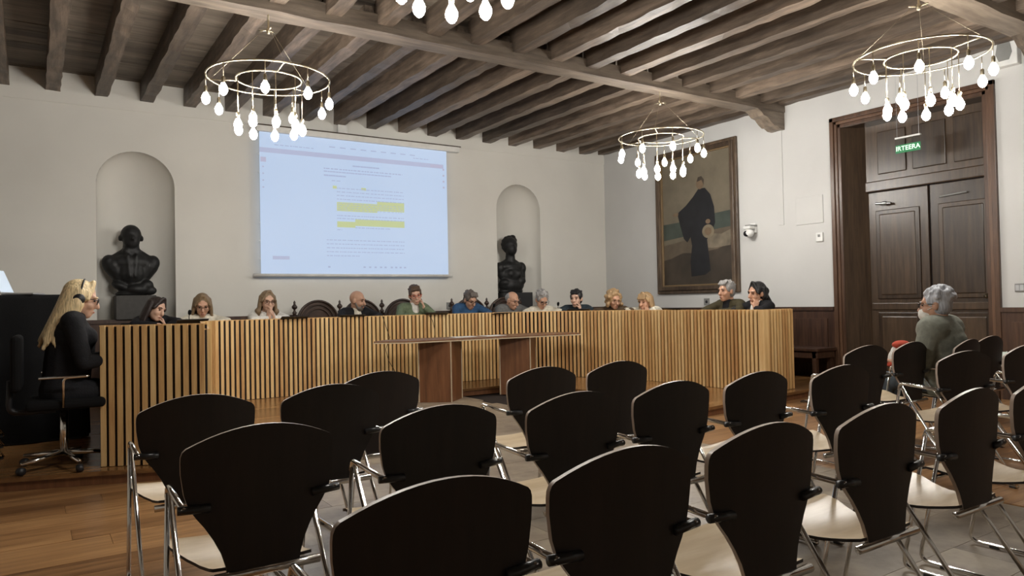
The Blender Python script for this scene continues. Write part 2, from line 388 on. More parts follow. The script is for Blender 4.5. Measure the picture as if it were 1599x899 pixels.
# big panelled double door
dr = bpy.data.objects.new('door_1', None); C.objects.link(dr); dr['kind'] = 'structure'; dr['label'] = 'tall dark panelled double door with overdoor in the right wall'
XD = W+0.26
def dbox(name, y0, y1, z0, z1, x0, x1, mat='door_wood', parent=None, w=0.006):
    return bev(MB().box(x0, x1, y0, y1, z0, z1).build(name, mat, parent or dr), w)
# casing: stepped mouldings
for (k, x0, x1, t) in ((0, W-0.045, W, 0.0), (1, W-0.025, W+0.01, 0.055), (2, W-0.01, W+0.02, 0.095)):
    wd_ = (0.055, 0.04, 0.045)[k]
    dbox('casing', DY1-t-wd_, DY1-t, 0, DZ-t, x0, x1, 'casing_wood'); dbox('casing', DY0+t, DY0+t+wd_, 0, DZ-t, x0, x1, 'casing_wood')
    dbox('casing', DY0+t, DY1-t, DZ-t-wd_, DZ-t, x0, x1, 'casing_wood')
# splayed reveals
for (ya, yb) in ((DY1-0.14, 5.42), (DY0+0.14, 3.86)):
    s = 1 if ya > 4.7 else -1
    MB().prism([(W, ya), (XD+0.02, yb), (XD+0.02, yb+s*0.03), (W, ya+s*0.04)], 0, DZ-0.05).build('reveal_panel', 'door_wood', dr, recalc=True)
dbox('reveal_head', DY0+0.1, DY1-0.1, DZ-0.15, DZ-0.1, W, XD+0.02)
ZT = 2.52                       # top of the leaves
dbox('overdoor', 3.84, 5.44, ZT+0.02, DZ-0.1, XD, XD+0.05)
for (a, b_) in ((4.90, 5.27), (4.42, 4.82), (3.95, 4.33)):
    dbox('overdoor_panel', a, b_, ZT+0.22, DZ-0.25, XD-0.02, XD, w=0.016)
dbox('transom_rail', 3.84, 5.44, ZT, ZT+0.14, XD-0.035, XD, w=0.015)
for (a, b_, kk) in ((4.655, 5.415, 0), (3.87, 4.63, 1)):
    lf = dbox('door_leaf', a, b_, 0.01, ZT-0.005, XD, XD+0.05, w=0.008)
    for (z0, z1) in ((1.12, 2.27), (0.14, 0.95)):
        for nm, ww, th in (('panel_moulding', 0.10, 0.018), ('raised_panel', 0.15, 0.028)):
            dbox(nm, a+ww, b_-ww, z0+ww-0.1, z1-ww+0.1, XD-th, XD, parent=lf, w=0.014)
    dbox('lock_rail', a+0.02, b_-0.02, 0.98, 1.07, XD-0.02, XD, parent=lf, w=0.01)
MB().cap((XD-0.05, 5.28, 2.36), (XD-0.05, 5.10, 2.345), 0.018, 0.016).build('bolt', 'silver', dr, True)
MB().cap((XD-0.05, 5.19, 2.353), (XD-0.05, 5.16, 2.353), 0.026, 0.026).build('bolt_keeper', 'silver', dr, True)
MB().cap((XD-0.02, 4.5, 2.35), (XD-0.02, 4.2, 2.37), 0.010, 0.010).build('bolt_strap', 'grey_plastic', dr, True)
MB().lathe([(0.0, 0), (0.03, 0), (0.03, 0.02), (0.012, 0.05), (0.03, 0.07), (0.0, 0.085)], 12, T(XD-0.0, 4.0, 1.14) @ RY(-PI/2)).build('door_knob', 'brass', dr, True)
# ------------------------------------------------------------------ council desk with slatted front
path = [(0.389, 5.844), (1.03, 5.515), (1.50, 8.25), (1.56, 8.62), (1.75, 8.93), (5.45, 8.83), (5.90, 8.72), (6.28, 8.47), (6.56, 8.12), (6.77, 7.68), (6.88, 7.2), (6.915, 6.7), (6.93, 5.36), (7.50, 5.39)]
desk = thing('council_desk', 'long U-shaped council desk with a front of pale vertical wooden slats', 'desk')
ZT_D = 1.032
sm = MB().box(-0.0165, 0.0165, -0.024, 0.0, ZP+0.004, ZT_D).mesh('slat'); sm.materials.append(MATS['slat_wood'])
sm0 = MB().box(-0.016, 0.016, -0.020, 0.0, ZP+0.004, 1.072).mesh('slat'); sm0.materials.append(MATS['slat_wood'])
back = MB()
for i in range(len(path)-1):
    a, b = Vector(path[i]), Vector(path[i+1]); d = b-a; L = d.length; d.normalize(); ang = math.atan2(d.y, d.x)
    nrm = Vector((d.y, -d.x))                 # towards the inside of the U / the hall
    M = T(a.x, a.y, 0) @ RZ(ang)
    back.box(0, L, 0.001, 0.016, ZP, (1.068 if i == 0 else ZT_D-0.004), M)
    n = max(1, round(L/0.0565)); p = L/n
    hide = (i in (1, 2))
    for k in range(n):
        o = bpy.data.objects.new('slat', sm0 if i == 0 else sm); C.objects.link(o); o.parent = desk
        q = a+d*(k+0.5)*p; o.location = (q.x, q.y, 0); o.rotation_euler = (0, 0, ang)
back.build('backing_panel', 'slat_back', desk)
# corner post at the right end and worktop
MB().box(6.90, 6.99, 5.322, 5.40, ZP, ZT_D).build('corner_post', 'slat_wood', desk)
outer = []
P2 = [Vector(p) for p in path]
for i, p in enumerate(P2):
    d = (P2[min(i+1, len(P2)-1)]-P2[max(i-1, 0)]).normalized(); outer.append(p+Vector((-d.y, d.x))*0.6)
inner = [p+Vector((0, 0)) for p in P2]
wt = MB(); idx = list(range(1, 13))
inn = [P2[1], P2[2], P2[4], P2[5], P2[6], P2[7], P2[8], P2[9], P2[10], P2[11], P2[12]]
outr = [Vector((0.389, 5.844)), Vector((0.82, 8.6)), Vector((1.3, 9.53)), Vector((5.5, 9.43)), Vector((6.12, 9.28)), Vector((6.7, 8.9)), Vector((7.08, 8.42)), Vector((7.35, 7.85)), Vector((7.46, 7.3)), Vector((7.50, 6.7)), Vector((7.50, 5.39))]
inn = [a+(b-a).normalized()*0.02 for a, b in zip(inn, outr)]
for q in (inn, outr): q[0] = q[0]+Vector((0.010, 0.022)); q[-1] = q[-1]+Vector((0, 0.022))
for i in range(len(inn)-1):
    wt.prism([tuple(inn[i]), tuple(inn[i+1]), tuple(outr[i+1]), tuple(outr[i])], 0.93, 0.965)
wt.build('worktop', 'worktop_wood', desk, recalc=True)
cp = MB()
for i in range(len(path)-1):
    a, b = Vector(path[i]), Vector(path[i+1]); d = b-a; L = d.length; ang = math.atan2(d.y, d.x)
    zt = 1.074 if i == 0 else ZT_D+0.004
    cp.box(0, L, 0.0, 0.018, zt-0.01, zt, T(a.x, a.y, 0) @ RZ(ang))
cp.build('top_rail', 'slat_wood', desk)
for (x, y, a) in ((1.35, 9.2, 0.2), (3.6, 9.15, 0), (5.55, 9.1, -0.1), (7.2, 7.4, -1.5), (7.25, 5.9, -1.57)):
    MB().box(-0.02, 0.02, -0.25, 0.25, ZP, 0.93, T(x, y, 0) @ RZ(a)).build('support', 'worktop_wood', desk)
# cables hanging over the front
for (x, y, pts) in ((3.79, 8.83, [(0, 0, 1.04), (0.03, -0.04, 0.9), (0.08, -0.045, 0.75), (0.02, -0.045, 0.6), (0.06, -0.045, 0.45), (0.14, -0.045, 0.32), (0.2, -0.05, 0.13)]), (4.45, 8.82, [(0, 0, 1.04), (0.04, -0.045, 0.95), (0.07, -0.045, 0.82), (0.06, -0.05, 0.7), (0.05, -0.05, 0.12)])):
    o = MB().tube([(x+p[0], y+p[1], p[2]) for p in pts], 0.004, 6).build('power_cable', 'cable', None, True)
    tag(o, 'thin dark cable hanging down the slats left of the dark table' if x < 4 else 'thin dark cable on the slats below the man in green cardigan', 'cable')
# ------------------------------------------------------------------ table in the well of the U
tb = thing('presentation_table', 'dark wooden table on two box pedestals standing before the slatted desk', 'table', (0, 0, 0))
tc_ = Vector((4.79, 8.03)); ta = 0.0
# top: corners back-projected from the photograph
TOPP = [(3.33, 8.02), (3.62, 7.73), (6.08, 7.60), (6.13, 7.66), (6.13, 8.02), (5.9, 8.25), (3.6, 8.28)]
bev(MB().prism(TOPP, 0.722, 0.75).build('table_top', 'table_wood', tb), 0.003)
e = MB()
for i in range(len(TOPP)):
    a, b = Vector(TOPP[i]), Vector(TOPP[(i+1) % len(TOPP)]); d = (b-a).normalized(); n = Vector((d.y, -d.x)); 
    e.prism([tuple(a), tuple(b), tuple(b+n*0.003), tuple(a+n*0.003)], 0.722, 0.736)
e.build('edge_band', 'table_edge', tb, recalc=True)
for (p0, p1, p2) in (((3.86, 7.93), (4.17, 7.69), (4.46, 7.95)), ((4.985, 7.89), (5.30, 7.66), (5.57, 7.92))):
    q = [p0, p1, p2, (p0[0]+p2[0]-p1[0], p0[1]+p2[1]-p1[1])]
    pd = MB().prism(q, 0.0, 0.722).build('pedestal', 'table_wood', tb, recalc=True)
    for c in q: MB().prism([(c[0]-0.006, c[1]-0.006), (c[0]+0.006, c[1]-0.006), (c[0]+0.006, c[1]+0.006), (c[0]-0.006, c[1]+0.006)], 0.0, 0.722).build('corner_edge', 'table_edge', pd)
for k, (x, y, a, l) in enumerate(((4.95, 8.0, 0.05, 'white sheet of paper lying on the dark table'), (4.55, 8.05, -0.1, 'left of two sheets of paper on the dark table'))):
    o = MB().box(-0.15, 0.15, -0.105, 0.105, 0, 0.003).build('paper_sheet', 'paper'); o.location = (x, y, 0.7505); o.rotation_euler = (0, 0, a)
    tag(o, l if k else 'right of two sheets of paper on the dark table', 'paper')
# ------------------------------------------------------------------ hall chairs
def make_chair():
    t = thing('hall_chair', 'chair', 'chair', (0, 0, 0), 0, 'dark-backed plywood chairs with chrome legs')
    # back shell: outline half widths by height
    hw = [(0.385, 0.105), (0.42, 0.110), (0.46, 0.122), (0.50, 0.141), (0.54, 0.165), (0.57, 0.187), (0.60, 0.206), (0.64, 0.2185), (0.70, 0.2265), (0.735, 0.2275), (0.752, 0.2265), (0.765, 0.222), (0.774, 0.213)]
    prof = lambda z: 0.010*math.sin((z-0.385)/0.445*PI)-0.012*((z-0.385)/0.445)
    def surf(u, z, off=0.0): return (u, prof(z)+0.55*u*u-0.0+off, z)
    nx = 14
    rows = []
    for z, h in hw: rows.append([(h*(2*k/nx-1), z) for k in range(nx+1)])
    top = []                                  # arched top edge
    for k in range(nx+1):
        s = 2*k/nx-1; u = 0.213*s; z = 0.774+0.056*(1-abs(s)**2.0); top.append((u, z))
    rows.append([(0.5*(a[0]+b[0]), 0.5*(a[1]+b[1])) for a, b in zip(rows[-1], top)]); rows.append(top)
    vf = [surf(u, z, 0.0068) for r in rows for u, z in r]; vb = [surf(u, z, -0.0068) for r in rows for u, z in r]
    n1 = nx+1; R_ = len(rows); b = MB()
    fs = []
    for i in range(R_-1):
        for k in range(nx):
            q = (i*n1+k, i*n1+k+1, (i+1)*n1+k+1, (i+1)*n1+k); fs.append(tuple(reversed(q))); fs.append(tuple(j+len(vf) for j in q))
    b.add(vf+vb, fs)
    o = b.build('backrest', 'veneer_dark', t, True)
    loop = [i*n1 for i in range(R_)]+[(R_-1)*n1+k for k in range(1, n1)]+[i*n1+nx for i in range(R_-2, -1, -1)]+[k for k in range(nx-1, 0, -1)]
    eb = MB(); e = []
    nn = len(loop)
    vs = [vf[i] for i in loop]+[vb[i] for i in loop]
    eb.add(vs, [(i, (i+1) % nn, nn+(i+1) % nn, nn+i) for i in range(nn)])
    eb.build('back_edge', 'veneer_edge', o, True, recalc=True)
    # seat shell
    so = [(-0.145, 0.005), (-0.150, 0.10), (-0.165, 0.18), (-0.195, 0.26), (-0.215, 0.31), (-0.222, 0.37), (-0.218, 0.41), (-0.19, 0.425), (0.0, 0.432)]
    so = so+[(-x, y) for x, y in reversed(so[:-1])]
    sz = lambda x, y: 0.412-0.030*math.sin(min(1, y/0.36)*PI)-0.035*max(0, (y-0.33)/0.1)**2*0.6+0.25*x*x
    ys = [0.005, 0.05, 0.10, 0.14, 0.18, 0.22, 0.26, 0.31, 0.34, 0.37, 0.395, 0.41, 0.425, 0.432]
    def hws(y):
        for (x0, y0), (x1, y1) in zip(so[:8], so[1:9]):
            if y0 <= y <= y1: return abs(x0+(x1-x0)*(y-y0)/(y1-y0))
        return 0.06
    def hw2(y): return 0.10 if y >= 0.431 else hws(y)
    rows = [[(hw2(y)*(2*k/10-1), y) for k in range(11)] for y in ys]
    vt = [(x, y, sz(x, y)+0.005) for r in rows for x, y in r]; vb = [(x, y, sz(x, y)-0.005) for r in rows for x, y in r]
    fs = []
    for i in range(len(ys)-1):
        for k in range(10):
            q = (i*11+k, i*11+k+1, (i+1)*11+k+1, (i+1)*11+k); fs.append(q)
    so_ = MB().add(vt, fs).build('seat', 'veneer_light', t, True)
    loop = [i*11 for i in range(len(ys))]+[(len(ys)-1)*11+k for k in range(1, 11)]+[i*11+10 for i in range(len(ys)-2, -1, -1)]+[k for k in range(9, 0, -1)]
    nn = len(loop); q = MB().add(vb, [tuple(reversed(f)) for f in fs]); q.add([vt[i] for i in loop]+[vb[i] for i in loop], [(i, (i+1) % nn, nn+(i+1) % nn, nn+i) for i in range(nn)])
    q.build('seat_underside', 'veneer_dark', so_, True, recalc=True)
    MB().tube([(-0.168, -0.002, 0.392), (0.168, -0.002, 0.392)], 0.0135, 10).build('rear_bar', 'chrome', t, True)
    MB().tube([(-0.205, 0.335, 0.385), (0.205, 0.335, 0.385)], 0.008, 8).build('front_bar', 'chrome', t, True)
    for s in (-1, 1):
        X = 0.222*s
        arm = arc_round([(X, 0.0, 0.602), (X, 0.288, 0.617), (X, 0.302, 0.58)], 0.03)
        MB().tube(arm, 0.0095, 8).build('arm', 'chrome', t, True)
        leg = arc_round([(X, 0.292, 0.61), (X, 0.408, 0.012), (X, 0.30, 0.012), (X, -0.13, 0.012)], 0.045)
        MB().tube(leg, 0.0088, 8).build('front_leg', 'chrome', t, True)
        MB().tube([(X-0.004*s, 0.288, 0.605), (X-0.004*s, -0.13, 0.018)], 0.0088, 8).build('rear_leg', 'chrome', t, True)
        MB().tube([(0.150*s, 0.004, 0.598), (0.238*s, 0.012, 0.602)], 0.0125, 10).build('arm_sleeve', 'black_rubber', t, True)
        for yy in (0.30, -0.10): MB().box(X-0.011, X+0.011, yy-0.018, yy+0.018, 0.0, 0.012).build('glide', 'black_rubber', t)
    return t
proto = make_chair()
ORD = ['first', 'second', 'third', 'fourth', 'fifth', 'sixth']
spots = []
for i, x in enumerate((0.692, 1.194, 1.714, 2.293, 2.895, 3.475)):
    spots.append((x, 1.315, 0.0, f'dark-backed hall chair, {ORD[i]} from the left in the row nearest the camera'))
for i, (x, y) in enumerate(((0.579, 2.266), (1.189, 2.254), (1.759, 2.225), (2.294, 2.228), (2.873, 2.244), (3.422, 2.163))):
    spots.append((x, y, 0.0 if i < 5 else -0.06, f'dark-backed hall chair, {ORD[i]} from the left in the middle row'))
spots += [(0.565, 3.203, 0, 'dark-backed hall chair, leftmost of the row nearest the slatted desk'),
          (1.123, 3.179, 0, 'dark-backed hall chair, second from left in the row nearest the slatted desk'),
          (1.54, 3.60, 0.03, 'dark-backed hall chair pushed forward out of line, left of the dark table'),
          (2.296, 3.186, 0, 'dark-backed hall chair standing right in front of the dark table'),
          (2.818, 3.168, 0, 'dark-backed hall chair just right of the dark table in the far row'),
          (4.86, 2.884, -0.10, 'far dark-backed hall chair left of the seated grey-haired person, by the door'),
          (5.399, 2.864, 0.0, 'far dark-backed hall chair next to the knees of the grey-haired person'),
          (4.733, 2.185, -0.22, 'dark-backed hall chair in front of the seated grey-haired person'),
          (5.92, 2.71, 0.06, 'dark-backed hall chair on which the grey-haired person sits'),
          (6.47, 2.80, -0.02, 'empty dark-backed hall chair to the right behind the grey-haired person'),
          (5.45, 2.16, -0.05, 'dark-backed hall chair cut off by the right edge of the picture')]
for i, (x, y, a, lb) in enumerate(spots):
    if i == 0:
        proto.location = (x, y, 0); proto.rotation_euler = (0, 0, a); proto['label'] = lb
    else: dup(proto, (x, y, 0), a, lb)
for k, (w_, z) in enumerate((('lowest', 0.0), ('middle', 0.085), ('topmost', 0.17))):
    dup(proto, (-0.42, 6.75-0.03*k, ZP+z), 2.2, f'stacked dark chair at the far left before the black cabinet, {w_} of its stack', 'chairs stacked at the left')
# ------------------------------------------------------------------ chandeliers
def make_chandelier():
    t = thing('chandelier', 'chandelier', 'chandelier', (0, 0, 0), 0, 'ring chandeliers with hanging bulbs')
    ring = lambda r, z, n=48: [(r*math.cos(2*PI*k/n), r*math.sin(2*PI*k/n), z) for k in range(n)]
    MB().tube(ring(0.525, 0.0), 0.0085, 8, True).build('outer_ring', 'brass', t, True)
    MB().tube(ring(0.28, -0.012, 36), 0.0075, 8, True).build('inner_ring', 'brass', t, True)
    for k in range(3):
        a = 0.5+2*PI*k/3; c, s = math.cos(a), math.sin(a)
        MB().tube([(0.28*c, 0.28*s, -0.012), (0.525*c, 0.525*s, 0)], 0.006, 6).build('spoke', 'brass', t, True)
        MB().tube([(0.525*c, 0.525*s, 0), (0.05*c, 0.05*s, 0.435)], 0.0018, 5).build('suspension_wire', 'brass', t, True)
        MB().tube([(0, 0, 0.435), (0.085*c, 0.085*s, 0.435)], 0.007, 6).build('hub_arm', 'brass', t, True)
    MB().lathe([(0.001, 0.40), (0.016, 0.405), (0.018, 0.45), (0.009, 0.46), (0.009, 0.60), (0.04, 0.605), (0.045, 0.635), (0.001, 0.64)], 12).build('rod', 'brass', t, True)
    bulb = MB().lathe([(0.001, -0.058), (0.013, -0.054), (0.026, -0.040), (0.034, -0.020), (0.035, -0.004), (0.030, 0.014), (0.020, 0.032), (0.014, 0.045)], 14).mesh('bulb', True); bulb.materials.append(MATS['bulb_glass'])
    sock = MB().lathe([(0.014, 0.044), (0.015, 0.05), (0.015, 0.095), (0.006, 0.105)], 10).mesh('bulb_socket', True); sock.materials.append(MATS['brass'])
    for (n, r, zr, drop, a0) in ((9, 0.525, 0.0, 0.22, 0.2), (9, 0.28, -0.012, 0.43, 0.45)):
        cm = MB().tube([(0, 0, 0.10), (0, 0, drop)], 0.004, 6).mesh('pendant_cord', True); cm.materials.append(MATS['brass'])
        for k in range(n):
            a = a0+2*PI*k/n; p = (r*math.cos(a), r*math.sin(a), zr-drop)
            b = ob('bulb', bulb, None, t); b.location = p
            s = ob('bulb_socket', sock, None, b); q = ob('pendant_cord', cm, None, t); q.location = p
    return t
ch = make_chandelier()
for i, (x, y, a, lb) in enumerate(((1.78, 6.58, 0.0, 'lit ring chandelier with hanging bulbs at the left, before the projection screen'), (1.82, 3.23, 0.7, 'lit ring chandelier of which only the lowest bulbs show at the top edge'),
        (6.62, 6.58, 1.2, 'lit ring chandelier hanging in front of the painting'), (6.39, 3.25, 2.0, 'lit ring chandelier at the right, hanging before the big door'))):
    if i == 0: ch.location = (x, y, 3.215); ch['label'] = lb
    else: dup(ch, (x, y, 3.215), a, lb)
# ------------------------------------------------------------------ projection screen
sc = thing('projection_screen', 'white roll-down projection screen showing a blue-white document page', 'projection screen', (0, 0, 0))
SX0, SX1, SZ0, SZ1, SY = 2.64, 5.57, 1.65, 3.56, D-0.10
MB().box(SX0, SX1, SY, SY+0.004, SZ0-0.02, SZ1+0.06).build('screen_fabric', 'projection', sc)
MB().tube([(SX0-0.10, SY, SZ0-0.03), (SX1+0.06, SY, SZ0-0.03)], 0.022, 10).build('bottom_bar', 'screen_white', sc, True)
bev(MB().box(SX0-0.05, SX1+0.22, SY-0.05, SY+0.05, SZ1+0.055, SZ1+0.14).build('roller_case', 'screen_white', sc), 0.01)
MB().box(SX0-0.05, SX1+0.24, SY-0.06, SY-0.045, SZ1+0.135, SZ1+0.15).build('case_lip', 'frame_wood', sc)
MB().box(SX1+0.1, SX1+0.24, SY+0.0, D-0.013, SZ1+0.12, SZ1+0.135).build('wall_bracket', 'screen_white', sc)
for z in (3.3, 3.05, 2.35, 2.1, 1.85): MB().box(SX0-0.025, SX0, SY, SY+0.006, z-0.008, z+0.008).build('tension_tab', 'screen_white', sc)
def S(u, v): return (SX0+u*(SX1-SX0), SZ1-v*(SZ1-SZ0))
txt, red = MB(), MB(); yel, bar = 'yellow_highlight', 'toolbar'
def srect(b, u0, u1, v0, v1, lay=0.001):
    (x0, z1), (x1, z0) = S(u0, v0), S(u1, v1)
    q = MB() if isinstance(b, str) else b
    face(q, [(x0, SY-lay, z0), (x1, SY-lay, z0), (x1, SY-lay, z1), (x0, SY-lay, z1)])
    if isinstance(b, str): q.build(b, {'yellow_highlight': 'proj_yellow', 'toolbar': 'proj_bar'}[b], sc)
def sline(u0, u1, v, h=0.006, dens=0.75):
    u = u0
    while u < u1:
        w = random.uniform(0.008, 0.028); srect(txt, u, min(u+w*dens, u1), v-h/2, v+h/2, 0.002); u += w
srect(bar, 0.0, 0.98, 0.085, 0.12); srect(red, 0.90, 0.975, 0.092, 0.115, 0.0015); srect(red, 0.004, 0.03, 0.155, 0.19); srect(bar, 0.055, 0.135, 0.875, 0.9)
for k in range(9): srect(txt, 0.34+0.055*k, 0.34+0.055*k+0.03, 0.028, 0.036)
sline(0.07, 0.26, 0.058); sline(0.80, 0.89, 0.055)
for k in range(4): srect(red, 0.975, 0.985, 0.12+0.05*k, 0.135+0.05*k); srect(bar, 0.012, 0.02, 0.22+0.05*k, 0.23+0.05*k)
sline(0.46, 0.605, 0.165, 0.011, 0.95); sline(0.31, 0.735, 0.20, 0.009); sline(0.31, 0.67, 0.222, 0.009, 0.9); sline(0.31, 0.425, 0.252, 0.011, 0.95); sline(0.35, 0.40, 0.29)
for k in range(4): sline(0.375, 0.74, 0.345+0.028*k)
srect(yel, 0.355, 0.375, 0.328, 0.35); srect(yel, 0.505, 0.53, 0.33, 0.35)
srect(yel, 0.375, 0.59, 0.452, 0.52); srect(yel, 0.59, 0.742, 0.430, 0.505)
for k in range(2): sline(0.375, 0.74, 0.555+0.022*k)
srect(yel, 0.375, 0.47, 0.60, 0.645); srect(yel, 0.47, 0.742, 0.578, 0.63); sline(0.47, 0.66, 0.645); sline(0.375, 0.40, 0.665)
for k in range(5): sline(0.32, 0.74-0.25*(k == 4), 0.745+0.03*k, 0.006)
for k in range(4): sline(0.38, 0.735, 0.462+0.016*k, 0.004, 0.6)
for u in (0.325, 0.51, 0.54, 0.57, 0.60, 0.625, 0.66, 0.685, 0.71, 0.735): srect(txt, u, u+0.012, 0.945, 0.957)
for n, b, m in (('printed_text', txt, 'proj_text'), ('icons', red, 'proj_red')): b.build(n, m, sc)['kind'] = 'stuff'
o = bev(MB().box(3.78, 3.93, D-0.08, D-0.0125, 3.722, 3.85).build('junction_box', 'screen_white'), 0.006); tag(o, 'small pale box on the wall just above the projection screen', 'junction box')
# ------------------------------------------------------------------ remeshed solids
def blob(name, mb, mat, parent, vox=0.01, smooth=6):
    o = mb.build(name, mat, parent, True)
    r = o.modifiers.new('remesh', 'REMESH'); r.mode = 'VOXEL'; r.voxel_size = vox; r.use_smooth_shade = True
    if smooth:
        s = o.modifiers.new('smooth', 'SMOOTH'); s.iterations = smooth; s.factor = 0.5
    return o
# busts in the niches
t = thing('bust_statue', 'dark bronze bust of a broad-shouldered man in the left wall niche', 'bust', (1.06, D+0.06, 1.36))
b = MB(); b.ell((0, -0.01, 0.775), (0.122, 0.14, 0.132)).ell((0, -0.06, 0.70), (0.10, 0.09, 0.12)).cap((0, 0, 0.50), (0, -0.01, 0.66), 0.105, 0.095)
b.cap((0, -0.14, 0.76), (0, -0.165, 0.72), 0.016, 0.022).ell((0, -0.10, 0.655), (0.04, 0.03, 0.025)).ell((-0.126, 0, 0.73), (0.02, 0.035, 0.04)).ell((0.126, 0, 0.73), (0.02, 0.035, 0.04))
b.ell((0, 0, 0.42), (0.26, 0.15, 0.13)).ell((-0.25, 0, 0.42), (0.085, 0.10, 0.10)).ell((0.25, 0, 0.42), (0.085, 0.10, 0.10)).cap((-0.20, 0, 0.38), (-0.10, 0, 0.20), 0.12, 0.09).cap((0.20, 0, 0.38), (0.10, 0, 0.20), 0.12, 0.09).ell((0, -0.02, 0.30), (0.18, 0.14, 0.20)).cap((-0.18, 0, 0.47), (-0.05, 0, 0.56), 0.06, 0.06).cap((0.18, 0, 0.47), (0.05, 0, 0.56), 0.06, 0.06)
b.cap((-0.05, -0.12, 0.50), (-0.03, -0.15, 0.24), 0.025, 0.02).cap((0.05, -0.12, 0.5), (0.03, -0.15, 0.24), 0.025, 0.02).cap((-0.06, -0.06, 0.56), (0.06, -0.06, 0.56), 0.05, 0.05)
b.ell((-0.12, -0.03, 0.12), (0.12, 0.10, 0.06), RY(0.4)).ell((0.06, -0.06, 0.08), (0.15, 0.11, 0.075)).ell((0.17, -0.08, 0.13), (0.08, 0.07, 0.07)).ell((0.20, -0.06, 0.06), (0.09, 0.07, 0.06)).ell((0, 0, 0.02), (0.19, 0.13, 0.05))
blob('bust_figure', b, 'bronze', t, 0.014, 3)
o = bev(MB().box(-0.19, 0.27, -0.15, 0.15, -0.305, 0.0).build('plinth', 'pedestal_stone', t), 0.008)
t = thing('bust_statue', 'dark bronze bust of a woman with a hair bun in the right wall niche', 'bust', (6.86, D+0.06, 1.34))
b = MB(); b.ell((0.0, 0.01, 0.815), (0.135, 0.15, 0.145)).ell((-0.005, -0.06, 0.745), (0.095, 0.10, 0.12)).ell((0.075, 0.03, 0.955), (0.06, 0.06, 0.045)).ell((0.0, 0.02, 0.955), (0.045, 0.045, 0.035)).ell((0.12, 0.03, 0.90), (0.045, 0.05, 0.05)).cap((0, 0, 0.50), (0, -0.01, 0.70), 0.095, 0.075)
for k in range(12):
    a = 2*PI*k/12; b.ell((0.115*math.cos(a), 0.03, 0.83+0.115*math.sin(a)), (0.04, 0.055, 0.04))
b.cap((-0.01, -0.155, 0.80), (-0.01, -0.175, 0.76), 0.012, 0.017)
b.ell((0, 0, 0.44), (0.24, 0.14, 0.10)).ell((-0.22, 0, 0.42), (0.085, 0.10, 0.10)).ell((0.22, 0, 0.42), (0.09, 0.10, 0.11)).cap((-0.18, 0, 0.46), (-0.04, 0, 0.54), 0.06, 0.06).cap((0.18, 0, 0.46), (0.04, 0, 0.54), 0.06, 0.06).cap((-0.22, 0, 0.40), (-0.18, -0.01, 0.29), 0.08, 0.07).cap((0.22, 0, 0.42), (0.21, -0.01, 0.2), 0.075, 0.08)
b.ell((0, -0.04, 0.30), (0.19, 0.13, 0.17)).ell((-0.07, -0.12, 0.32), (0.07, 0.06, 0.07)).ell((0.08, -0.12, 0.32), (0.07, 0.06, 0.07)).ell((0.0, -0.02, 0.13), (0.25, 0.15, 0.15)).ell((0.15, -0.06, 0.2), (0.11, 0.1, 0.08)).ell((-0.15, -0.05, 0.17), (0.10, 0.1, 0.07)).ell((0, 0, 0.02), (0.24, 0.14, 0.06))
blob('bust_figure', b, 'bronze', t, 0.014, 3)
bev(MB().box(-0.25, 0.34, -0.17, 0.14, -0.285, 0.0).build('plinth', 'pedestal_dark', t), 0.006)
# ------------------------------------------------------------------ painting
pt = thing('framed_painting', 'large dark portrait painting of a standing robed figure in a heavy wooden frame', 'painting', (W, 8.163, 1.26))
PW, PH, PF = 1.727, 2.37, 0.155
# local: u to the right as seen (towards -Y), v up
PM = T(0, PW/2, 0) @ RZ(-PI/2)
def pbox(name, u0, u1, v0, v1, d0, d1, mat, w=0.012): return bev(MB().box(u0, u1, -d1, -d0, v0, v1, PM).build(name, mat, pt), w)
for (nm, a, d1, mat) in (('frame_outer', 0.0, 0.05, 'frame_wood'), ('frame_middle', 0.05, 0.075, 'frame_wood'), ('frame_inner', 0.115, 0.045, 'gilt')):
    wv = {'frame_outer': 0.06, 'frame_middle': 0.07, 'frame_inner': 0.03}[nm]
    pbox(nm, a, a+wv, a, PH-a, 0.003, d1, mat); pbox(nm, PW-a-wv, PW-a, a, PH-a, 0.003, d1, mat)
    pbox(nm, a+wv, PW-a-wv, a, a+wv, 0.003, d1, mat); pbox(nm, a+wv, PW-a-wv, PH-a-wv, PH-a, 0.003, d1, mat)
CWm, CHm = PW-2*PF+0.02, PH-2*PF+0.02
lay_n = [0]
def ppoly(name, pts, mat):
    lay_n[0] += 1; z = 0.012+0.0008*lay_n[0]
    P = [(PF-0.01+u*CWm, PF-0.01+v*CHm) for u, v in pts]
    M = PM @ Matrix(((1, 0, 0, 0), (0, 0, -1, 0), (0, 1, 0, 0), (0, 0, 0, 1)))
    # prism xy -> u,v ; z -> out of the wall
    return MB().prism(P, z-0.0006, z, M).build(name, mat, pt, recalc=True)
ppoly('canvas', [(0, 0), (1, 0), (1, 1), (0, 1)], 'canvas_sky')
ppoly('painted_sea', [(0, 0.36), (1, 0.42), (1, 0.54), (0.75, 0.53), (0.4, 0.50), (0, 0.49)], 'canvas_sea')
ppoly('painted_shore', [(0, 0), (1, 0), (1, 0.42), (0.6, 0.40), (0.3, 0.345), (0, 0.32)], 'canvas_sand')
ppoly('painted_ground', [(0, 0), (1, 0), (1, 0.3), (0.8, 0.26), (0.55, 0.24), (0.3, 0.25), (0.1, 0.21), (0, 0.2)], 'canvas_ground')
ppoly('painted_rock', [(0.60, 0.28), (0.75, 0.27), (0.98, 0.28), (1, 0.40), (0.86, 0.37), (0.74, 0.38), (0.6, 0.36)], 'canvas_rock')
